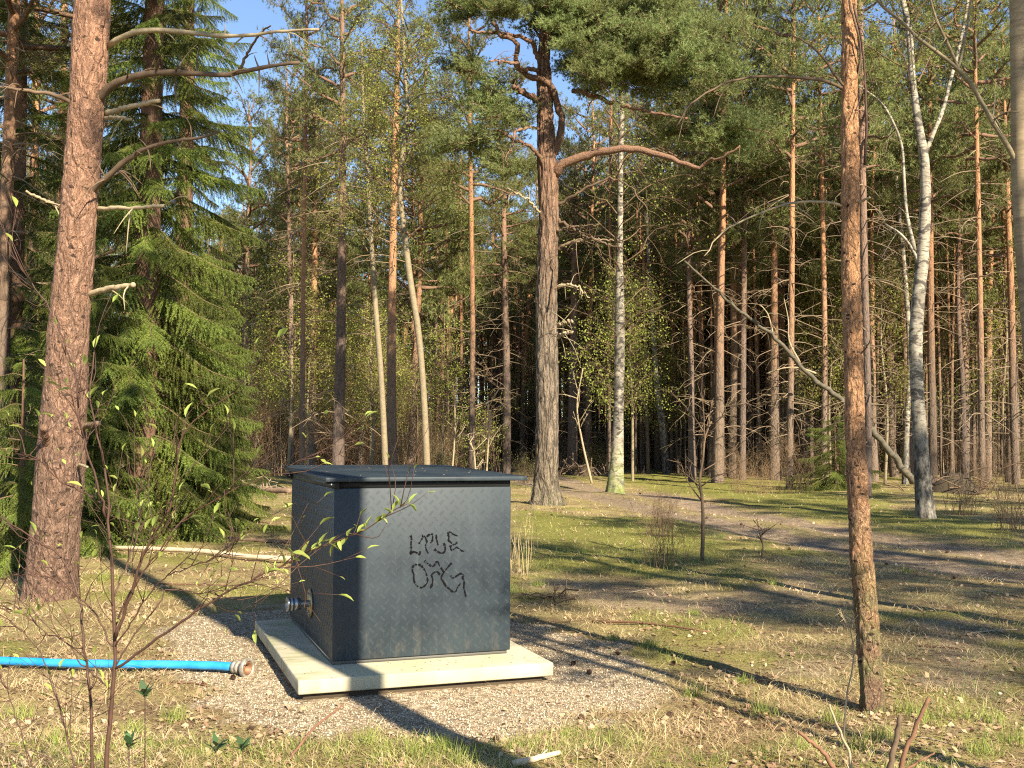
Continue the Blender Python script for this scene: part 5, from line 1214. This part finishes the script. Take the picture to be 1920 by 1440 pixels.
# ------------------------------------------------------------------ leafing shrub in front, lower left
sh = thing('foreground_shrub', 'thin dark-stemmed shrub with fresh yellow-green leaves in front at the left', 'shrub', (-1.25, 3.35, gz(-1.25, 3.35)))
b0 = np.array(sh.location)
mains = [
    ([(190, 1790), (196, 1600), (200, 1440), (208, 1330), (214, 1250), (215, 1190), (212, 1130), (206, 1030), (203, 960), (196, 880), (180, 810), (168, 740), (176, 660)], 3.30, 3.30, 15, 3),
    ([(217, 1195), (235, 1140), (250, 1100), (275, 1030), (298, 985), (316, 955), (330, 890), (336, 830), (372, 782), (438, 737)], 3.28, 3.15, 8, 2.5),
    ([(180, 1790), (176, 1600), (173, 1440), (170, 1300), (160, 1220), (152, 1140), (135, 1085), (118, 1048), (70, 1015), (30, 990), (-20, 960)], 3.36, 3.5, 11, 3),
    ([(198, 970), (190, 930), (178, 890), (160, 840), (148, 780), (138, 690), (118, 640), (98, 590), (70, 545), (45, 510), (20, 478)], 3.3, 3.2, 6, 2),
    ([(213, 1255), (250, 1232), (290, 1200), (350, 1160), (400, 1125), (460, 1092), (540, 1055), (600, 1025), (645, 1010), (700, 983), (735, 962), (766, 944)], 3.3, 3.05, 7, 2),
    ([(214, 1180), (250, 1100), (300, 1030), (350, 970), (400, 940), (450, 912), (500, 893), (540, 872), (590, 858)], 3.33, 3.2, 5, 1.8),
    ([(216, 1225), (185, 1160), (150, 1120), (100, 1085), (50, 1078), (0, 1085)], 3.3, 3.4, 5, 2),
    ([(150, 1790), (146, 1600), (140, 1440), (122, 1370), (95, 1270), (70, 1215), (30, 1170), (-10, 1150)], 3.45, 3.6, 6, 2),
    ([(215, 1300), (160, 1250), (120, 1200), (90, 1190), (40, 1150), (0, 1140)], 3.3, 3.4, 4, 1.5),
    ([(212, 1120), (240, 1050), (262, 990), (258, 930), (275, 870)], 3.3, 3.45, 4, 1.5),
    ([(216, 1250), (260, 1180), (300, 1130), (310, 1105), (380, 1112), (450, 1100), (500, 1070), (560, 1060)], 3.4, 3.5, 4, 1.5),
    ([(60, 1790), (70, 1600), (60, 1440), (40, 1380), (20, 1310), (0, 1270)], 3.5, 3.6, 5, 2),
    ([(215, 1215), (300, 1090), (350, 1065), (420, 1040), (455, 1005)], 3.3, 3.0, 4, 1.5),
    ([(203, 955), (170, 930), (110, 900), (70, 860), (20, 850)], 3.3, 3.45, 4, 1.5),
]
lf = []          # (place, direction)
for px, Ya, Yb, w0, w1 in mains:
    m = len(px); P = np.array([aty(x, y, Ya + (Yb - Ya) * i / (m - 1)) for i, (x, y) in enumerate(px)]) - b0
    if px[0][1] > 1700: P[0][2] = 0
    Ps = spline(P, 36); Ps[1:-1] += RNG.normal(size=(34, 3)) * .0022
    b = MB(); r = np.linspace(w0, w1, 36) * Ya / FOC / 2; r = r * .78; b.tube(Ps, r, 7); obj('stem', b.mesh('stem', M_SHRUBSTEM, True), sh)
    nt = 17
    for q in range(nt):
        i = int(RNG.integers(9, 36)); tdir = unit(Ps[min(i + 1, 35)] - Ps[i - 1]); d_ = unit(tdir * .7 + RNG.normal(size=3) * .55 + np.array([0, 0, .25])); s = RNG.uniform(.05, .26)
        e = spline([Ps[i], Ps[i] + d_ * s * .5 + RNG.normal(size=3) * .012, Ps[i] + d_ * s + np.array([0, 0, .02])], 6)
        b = MB(); b.tube(e, np.linspace(.0016, .0007, 6), 4)
        if s > .15:
            for r_ in range(2):
                j = int(RNG.integers(2, 5)); d2 = unit(d_ + RNG.normal(size=3) * .6); e2 = e[j] + d2 * s * .4; b.tube([e[j], e2], [.0011, .0006], 3); lf.append((e2, d2))
        obj('twig', b.mesh('twig', M_SHRUBSTEM), sh)
        lf.append((e[-1], d_))
        if RNG.random() < .5: lf.append((e[3], unit(d_ + RNG.normal(size=3) * .7)))
    if w1 <= 2.5: lf.append((Ps[-1], unit(Ps[-1] - Ps[-3])))
# denser leaf clusters on the long branch in front of the box
bigP = spline(np.array([aty(x, y, 3.3 - .25 * i / 11) for i, (x, y) in enumerate(mains[4][0])]) - b0, 36)
for j in range(19, 36):
    for r_ in range(2): lf.insert(0, (bigP[j], unit(RNG.normal(size=3) * np.array([1, .5, 1]) + np.array([.5, 0, .5]))))
NBOX = 34
def leaf_mesh(L, w, fold=.25, curl=.2):
    V = []; 
    for i, (f, wf) in enumerate([(0, .05), (.2, .6), (.45, 1), (.75, .7), (1, .02)]):
        V += [(L * f, -w * wf / 2, fold * w * wf - curl * L * f * f), (L * f, 0, -curl * L * f * f), (L * f, w * wf / 2, fold * w * wf - curl * L * f * f)]
    Qd = [(3*i + a, 3*i + a + 1, 3*i + a + 4, 3*i + a + 3) for i in range(4) for a in (0, 1)]
    return mesh_np('leaf', V, None, Qd, True, M_LEAF)
LFM = [leaf_mesh(.036, .014), leaf_mesh(.028, .010, .5, .1), leaf_mesh(.043, .016, .3, .3)]
rest_ = lf[NBOX:]; random.shuffle(rest_); lf = lf[:NBOX] + rest_
for n_, (p, d_) in enumerate(lf[:298]):
    o = obj('leaf', LFM[n_ % 3], sh, tuple(p)); q = Vector(d_).to_track_quat('X', 'Z'); q.rotate(Matrix.Rotation(random.uniform(-.9, .9), 3, Vector(d_))); o.rotation_euler = q.to_euler(); s = random.uniform(.55, 1.2) * (1.15 if n_ < NBOX else 1); o.scale = (s, s, s)

# dark seedlings
for px, py, Y, lab in [(272, 1300, 4.2, 'dark-leaved seedling below the hose'), (242, 1395, 3.9, 'dark-leaved seedling at the bottom edge, left'), (405, 1400, 4.1, 'small dark seedling on dry grass at the bottom'), (455, 1400, 4.3, 'small dark seedling right of the other one at the bottom')]:
    p = aty(px, py, Y); base = np.array([p[0], p[1], gz(p[0], p[1])]); t = thing('seedling', lab, 'seedling', tuple(base))
    b = MB(); b.tube([np.zeros(3), np.array([.005, 0, (p[2] - base[2]) * .6]), p - base], [.003, .0025, .002], 5); obj('stem', b.mesh('stem', M_SHRUBSTEM), t)
    for k in range(7):
        o = obj('leaf', mesh_np('leaf', np.array([(0, 0, 0), (.022, -.012, .004), (.05, 0, 0), (.022, .012, .004)]) * (1 + .3 * random.random()), None, [(0, 1, 2, 3)], False, M_DARKLEAF), t, tuple(p - base + np.array([0, 0, -.012 * (k // 3)])))
        o.rotation_euler = (random.uniform(-.3, .3), -random.uniform(.1, 1.2), k * 2.4)

# ------------------------------------------------------------------ ground cover
def scatter(n, f, ymin=900, ymax=1475, far=0.0):
    x = RNG.uniform(-160, 2080, n); y = ymin + (ymax - ymin) * RNG.random(n) ** (1.0)
    u, v = x - 960.0, 720.0 - y; u2 = u * _cr - v * _sr; v2 = u * _sr + v * _cr
    d = np.stack([u2, FOC * _c - v2 * _s, FOC * _s + v2 * _c], 1); t = -EYE / d[:, 2]
    X, Y = d[:, 0] * t, d[:, 1] * t
    lx = (X - BO[0]) * ub[0] + (Y - BO[1]) * ub[1]; ly = (X - BO[0]) * vb[0] + (Y - BO[1]) * vb[1]
    ok = ~((lx > -.275) & (lx < 1.385) & (ly > -.37) & (ly < 1.88)) & (RNG.random(n) < f(X, Y))
    X, Y = X[ok], Y[ok]; return X, Y, gsample(GZ, X, Y)
patch = lambda X, Y, sc, sd_: np.array([mnoise.noise((a * sc, b_ * sc, sd_)) for a, b_ in zip(X, Y)])
def blades(name, n, f, hmin, hmax, mat, lean=.5, wd=.0030, segs=2, ymin=900):
    X, Y, Z = scatter(n, f, ymin); n = len(X); D = np.hypot(X, Y)
    h = RNG.uniform(hmin, hmax, n) * (0.7 + 0.6 * RNG.random(n)); w = np.maximum(wd, D * .00045)
    az = RNG.uniform(0, 6.28, n); ln = RNG.normal(size=(n, 2)) * lean * h[:, None]
    s = np.stack([np.cos(az), np.sin(az), az * 0], 1) * (w / 2)[:, None]; b = np.stack([X, Y, Z - .005], 1)
    m = b + np.c_[ln * .35, h * .6]; e = b + np.c_[ln, h * .95]
    V = np.stack([b - s, b + s, m + s * .7, m - s * .7, e], 1).reshape(-1, 3); k = np.arange(n)[:, None] * 5
    me = mesh_np(name, V, np.hstack([k + 3, k + 2, k + 4]), np.hstack([k, k + 1, k + 2, k + 3]), False, mat)
    return me
mg = lambda X, Y: gsample(m_gravel, X, Y); mp_ = lambda X, Y: gsample(m_path2, X, Y); mo = lambda X, Y: gsample(m_moss, X, Y)
me = blades('grass', 150000, lambda X, Y: (0.10 + .9 * mo(X, Y)) * (1 - .97 * mg(X, Y)) * (1 - .9 * mp_(X, Y)) * smooth(-.35, .4, patch(X, Y, 1.4, 5)) * smooth(-.4, .3, patch(X, Y, 6.0, 45)), .018, .085, M_GRASS, .7)
tag(obj('grass', me, kind='stuff'), 'short green grass and moss on the forest floor', 'grass')
me = blades('dry_grass', 190000, lambda X, Y: (0.85 - .5 * mo(X, Y)) * (1 - .985 * mg(X, Y)) * (1 - .93 * mp_(X, Y)) * smooth(-.35, .25, patch(X, Y, 1.1, 15)) * smooth(-.45, .2, patch(X, Y, 5.0, 25)), .012, .07, M_STRAW, 1.5)
tag(obj('dry_grass', me, kind='stuff'), 'flattened straw-coloured dry grass on the forest floor', 'dry grass')
# tufts of taller grass
tb = MB(); 
tufts_px = [(988, 1040, 1.2), (1090, 1035, .8), (690, 1400, .8), (770, 1425, .9), (830, 1410, .7), (1065, 1385, .7), (1300, 1155, .6), (1300, 1300, .8), (1455, 1098, .8), (1395, 1275, .6), (330, 1340, .9), (250, 1370, .8), (1610, 1395, .9), (1650, 1380, .8), (1560, 1345, .9), (1790, 1340, 1.3), (1860, 1345, 1.1), (1700, 1330, 1.0), (1740, 1350, 1.1), (1350, 1010, .9), (1150, 1200, .6), (1220, 1215, .6), (1430, 1330, .9), (1840, 1410, 1.0), (1900, 1390, 1.1), (860, 1435, 1.0), (40, 1340, 1.0), (110, 1400, .9), (60, 1100, 1.2), (200, 1090, 1.2), (1700, 1070, .7), (1500, 1400, .8), (960, 1110, .8), (1010, 1100, .8)]
Gv, Gt = [], []
for (x, y, s) in tufts_px:
    q = at(x, y); n = 90; c = np.array([q[0], q[1], gz(q[0], q[1])]) + np.c_[RNG.normal(size=(n, 2)) * .045 * s, np.zeros(n)]
    V, T = tuft_tris(c, np.tile([0, 0, 1.0], (n, 1)), 1, .11 * s, .0042, .42); V[:, 2] = np.maximum(V[:, 2], c[:, 2].min() - .01); tb.add(V, T)
tag(obj('grass', tb.mesh('grass', M_GRASS), kind='stuff'), 'scattered tufts of taller fresh green grass', 'grass')
# fallen leaves, needles and twigs
X, Y, Z = scatter(30000, lambda X, Y: (.75 - .35 * mo(X, Y)) * (1 - .93 * mg(X, Y)) * (1 - .70 * mp_(X, Y)) * smooth(-.5, .4, patch(X, Y, 1.9, 33)), 930); n = len(X)
a = RNG.uniform(0, 6.28, n); sz = RNG.uniform(.006, .019, n) * (1 + .05 * np.hypot(X, Y)); A = np.stack([np.cos(a), np.sin(a), RNG.normal(size=n) * .35], 1) * sz[:, None]; B = np.stack([-np.sin(a), np.cos(a), RNG.normal(size=n) * .5], 1) * (sz * .6)[:, None]
c = np.stack([X, Y, Z + .006 + sz * .2], 1)
V = np.stack([c - A, c + B + [0, 0, .004], c + A, c - B + [0, 0, .004]], 1).reshape(-1, 3)
tag(obj('fallen_leaves', mesh_np('fallen_leaves', V, None, np.arange(n * 4).reshape(-1, 4), False, M_LITTER), kind='stuff'), 'brown and tan fallen leaves strewn over the ground', 'leaf litter')
X, Y, Z = scatter(60000, lambda X, Y: .9 * (1 - .93 * mg(X, Y)) * (1 - .7 * mp_(X, Y)), 1000); n = len(X)
a = RNG.uniform(0, 6.28, n); L = RNG.uniform(.02, .06, n); wv = RNG.uniform(.0015, .0035, n)
A = np.stack([np.cos(a), np.sin(a), RNG.normal(size=n) * .15], 1) * (L / 2)[:, None]; B = np.stack([-np.sin(a), np.cos(a), a * 0], 1) * wv[:, None]; c = np.stack([X, Y, Z + .006 + RNG.random(n) * .008], 1)
V = np.stack([c - A - B, c - A + B, c + A], 1).reshape(-1, 3)
tag(obj('needle_litter', mesh_np('needle_litter', V, np.arange(n * 3).reshape(-1, 3), None, False, M_LITTER), kind='stuff'), 'brown pine needles and bits of twig on the ground', 'needle litter')
# gravel
g = NT('gravel_stones'); isl = g.island(); g.bsdf(g.ramp(isl, [(0, (0.12, 0.085, 0.055)), (.3, (0.32, 0.24, 0.165)), (.65, (0.45, 0.355, 0.25)), (1, (0.64, 0.56, 0.43))]), .85, spec=.3); M_GRAV = g.m
def stones(n, f, smin, smax, ymin, ymax=1475, k=.045):
    X, Y, Z = scatter(n, f, ymin, ymax); n = len(X); s = (smin + (smax - smin) * RNG.random(n) ** 2 * 1.6) * (1 + k * np.hypot(X, Y))
    base = np.array([(1, 0, 0), (0, 1, 0), (-1, 0, 0), (0, -1, 0), (0, 0, .8), (0, 0, -.8)])
    V = base[None] * s[:, None, None] * RNG.uniform(.6, 1.2, (n, 6, 1)); a = RNG.uniform(0, 6.28, n); ca_, sa_ = np.cos(a)[:, None], np.sin(a)[:, None]
    V = np.stack([V[..., 0] * ca_ - V[..., 1] * sa_, V[..., 0] * sa_ + V[..., 1] * ca_, V[..., 2]], -1) + np.stack([X, Y, Z + s * .25], 1)[:, None]
    F = np.array([(0,1,4),(1,2,4),(2,3,4),(3,0,4),(1,0,5),(2,1,5),(3,2,5),(0,3,5)])
    return V.reshape(-1, 3), (np.arange(n)[:, None, None] * 6 + F[None]).reshape(-1, 3)
V, T = stones(90000, lambda X, Y: smooth(.35, .75, mg(X, Y)), .0022, .0050, 1120, 1420)
tag(obj('gravel', mesh_np('gravel', V, T, None, False, M_GRAV), kind='stuff'), 'fine beige gravel round the concrete slab', 'gravel')
V, T = stones(9000, lambda X, Y: .3 * mp_(X, Y), .003, .012, 890, 1475, .03)
tag(obj('track_stones', mesh_np('track_stones', V, T, None, False, M_GRAV), kind='stuff'), 'small stones on the sandy track', 'stones')
# cones
cm = MB()
for i in range(9):
    z = i / 8; r = .016 * math.sin(math.pi * (0.15 + .8 * z)) + .003
    for k in range(8):
        a = k / 8 * 6.283 + i * .4; p = np.array([z * .045 - .022, math.cos(a) * r, math.sin(a) * r]); t_ = np.array([.006, math.cos(a) * .008, math.sin(a) * .008]); s_ = np.array([0, -math.sin(a), math.cos(a)]) * .005
        cm.add([p - s_ - t_, p + s_ - t_, p + t_], [(0, 1, 2)])
cm.tube([(-.022, 0, 0), (0, 0, 0), (.022, 0, 0)], [.006, .012, .004], 6)
M_CONE = wood_mat('dark_cone', (0.09, 0.05, 0.035), (0.05, 0.03, 0.02), 60)
cme = cm.mesh('pine_cone', M_CONE)
for i, (x, y) in enumerate([(437, 1271), (1075, 1245), (1090, 1345), (1255, 1342), (1252, 1345), (470, 1362), (1158, 1228), (930, 1392), (1480, 1032), (1775, 1035), (1390, 985), (1325, 970), (1200, 925), (1132, 922), (1262, 1248), (1105, 1262), (1662, 1055), (1790, 1083)]):
    q = at(x, y); o = obj('pine_cone', cme, None, (q[0], q[1], gz(q[0], q[1]) + .018)); o.rotation_euler = (random.random() * 3, random.uniform(-.2, .2), random.random() * 6); s = .62 + .025 * q[1]; o.scale = (s, s, s)
    tag(o, 'small dark pine cone ' + ['under the hose coupling', 'on the gravel right of the slab', 'alone low on the gravel, right of the slab', 'at the lower right rim of the gravel, upper of two', 'at the lower right rim of the gravel, lower of two', 'on the litter below the hose coupling', 'on the gravel between the two thin shadow stripes',
        'on the gravel low in the middle', 'on the near wheel track left of the slim orange pine', 'on the far wheel track near the picture edge', 'in the middle of the track', 'on the track behind the bare sapling', 'on the track right of the mossy-footed birch', 'on the track below the mossy-footed birch', 'right of the thin shadow stripes', 'on the gravel beside the slab corner',
        'on the near track right behind the slim orange pine', 'on the near edge of the track at the right'][i], 'pine cone', 'fallen pine cones')
# a few sticks lying about
for i, (x, y, dx, dy, r, lab) in enumerate([(1390, 1268, 120, 12, .006, 'thin dark stick across the shaded ground left of the slim orange pine'), (1720, 1205, 90, 10, .008, 'crooked stick in the shade right of the slim orange pine'), (1820, 1190, 90, -5, .008, 'pale stick in the shade at the picture edge'), (1110, 1160, 220, 30, .012, 'long half-buried branch on the bare ground right of the box'),
        (1700, 1375, 90, 15, .006, 'pale straight stick in the front grass'), (330, 1275, 60, 6, .007, 'short brown stick below the blue hose'), (1180, 1110, 80, -12, .006, 'pale stick on the grass between box and track'), (1840, 1105, 80, 12, .01, 'white birch stick at the near edge of the track'), (300, 1090, 130, 10, .008, 'brown stick on needles left behind the box'), (960, 1195, -1, 0, .004, 'x')]):
    if dx < 0: continue
    log_obj('fallen_stick', lab, 'stick', [gp(x, y, r), gp(x + dx * .5, y + dy * .5 - 2, r), gp(x + dx, y + dy, r)], r, r * .6, M_DEADPALE if 'pale' in lab or 'white' in lab else M_STICK, 1, 5, 9)

# ------------------------------------------------------------------ one label for one tree where they can be told apart
ORD = ['first', 'second', 'third', 'fourth', 'fifth', 'sixth', 'seventh', 'eighth', 'ninth', 'tenth', 'eleventh', 'twelfth', 'thirteenth', 'fourteenth', 'fifteenth', 'sixteenth', 'seventeenth', 'eighteenth', 'nineteenth', 'twentieth']
byg = {}
for o in C.objects:
    if o.get('category') in ('pine tree', 'shrub', 'young tree') and o.get('group') and not o['group'].startswith('deep') and o['group'] != 'pines around the clearing' and o['group'] != 'pines of the wood':
        byg.setdefault(o['group'], []).append(o)
for gname, os_ in byg.items():
    os_ = [o for o in os_]; os_.sort(key=lambda o: o.location.x / o.location.y)
    for i, o in enumerate(os_):
        if 1 < len(os_) <= 20:
            o['label'] = ' '.join((ORD[i] + ' from left among ' + gname.replace('middle pines', 'full-crowned pines').replace('far pines', 'slender farther pines')).split()[:16])
        else:
            o['label'] = ' '.join(o['label'].split()[:16])

# needles and bits that fell on the slab and the lid
n = 170; on_lid = RNG.random(n) < .35
u_ = np.where(on_lid, RNG.uniform(LU0 + .03, LU1 - .03, n), RNG.uniform(-.25, 1.35, n)); v_ = np.where(on_lid, RNG.uniform(LV0 + .03, 1.9, n), np.where(RNG.random(n) < .5, RNG.uniform(-.34, -.02, n), RNG.uniform(-.34, 1.8, n)))
z_ = np.where(on_lid, 1.3065 + v_ * math.sin(R(.9)), .1115); ok = on_lid | (u_ < -.02) | (u_ > 1.22) | (v_ < -.02); u_, v_, z_ = u_[ok], v_[ok], z_[ok]; n = len(u_)
c = np.array([BO[0], BO[1], 0]) + u_[:, None] * ub + v_[:, None] * vb + z_[:, None] * zb
a = RNG.uniform(0, 6.28, n); L_ = RNG.uniform(.01, .035, n)[:, None]; A = np.stack([np.cos(a), np.sin(a), a * 0 + .1], 1) * L_ / 2; B = np.stack([-np.sin(a), np.cos(a), a * 0], 1) * RNG.uniform(.0012, .006, n)[:, None]
V = np.stack([c - A - B + [0, 0, .001], c - A + B + [0, 0, .001], c + A + [0, 0, .003]], 1).reshape(-1, 3)
tag(obj('needle_litter', mesh_np('needle_litter', V, np.arange(n * 3).reshape(-1, 3), None, False, M_LITTER), kind='stuff'), 'fallen needles and crumbs on the slab and the lid', 'needle litter')
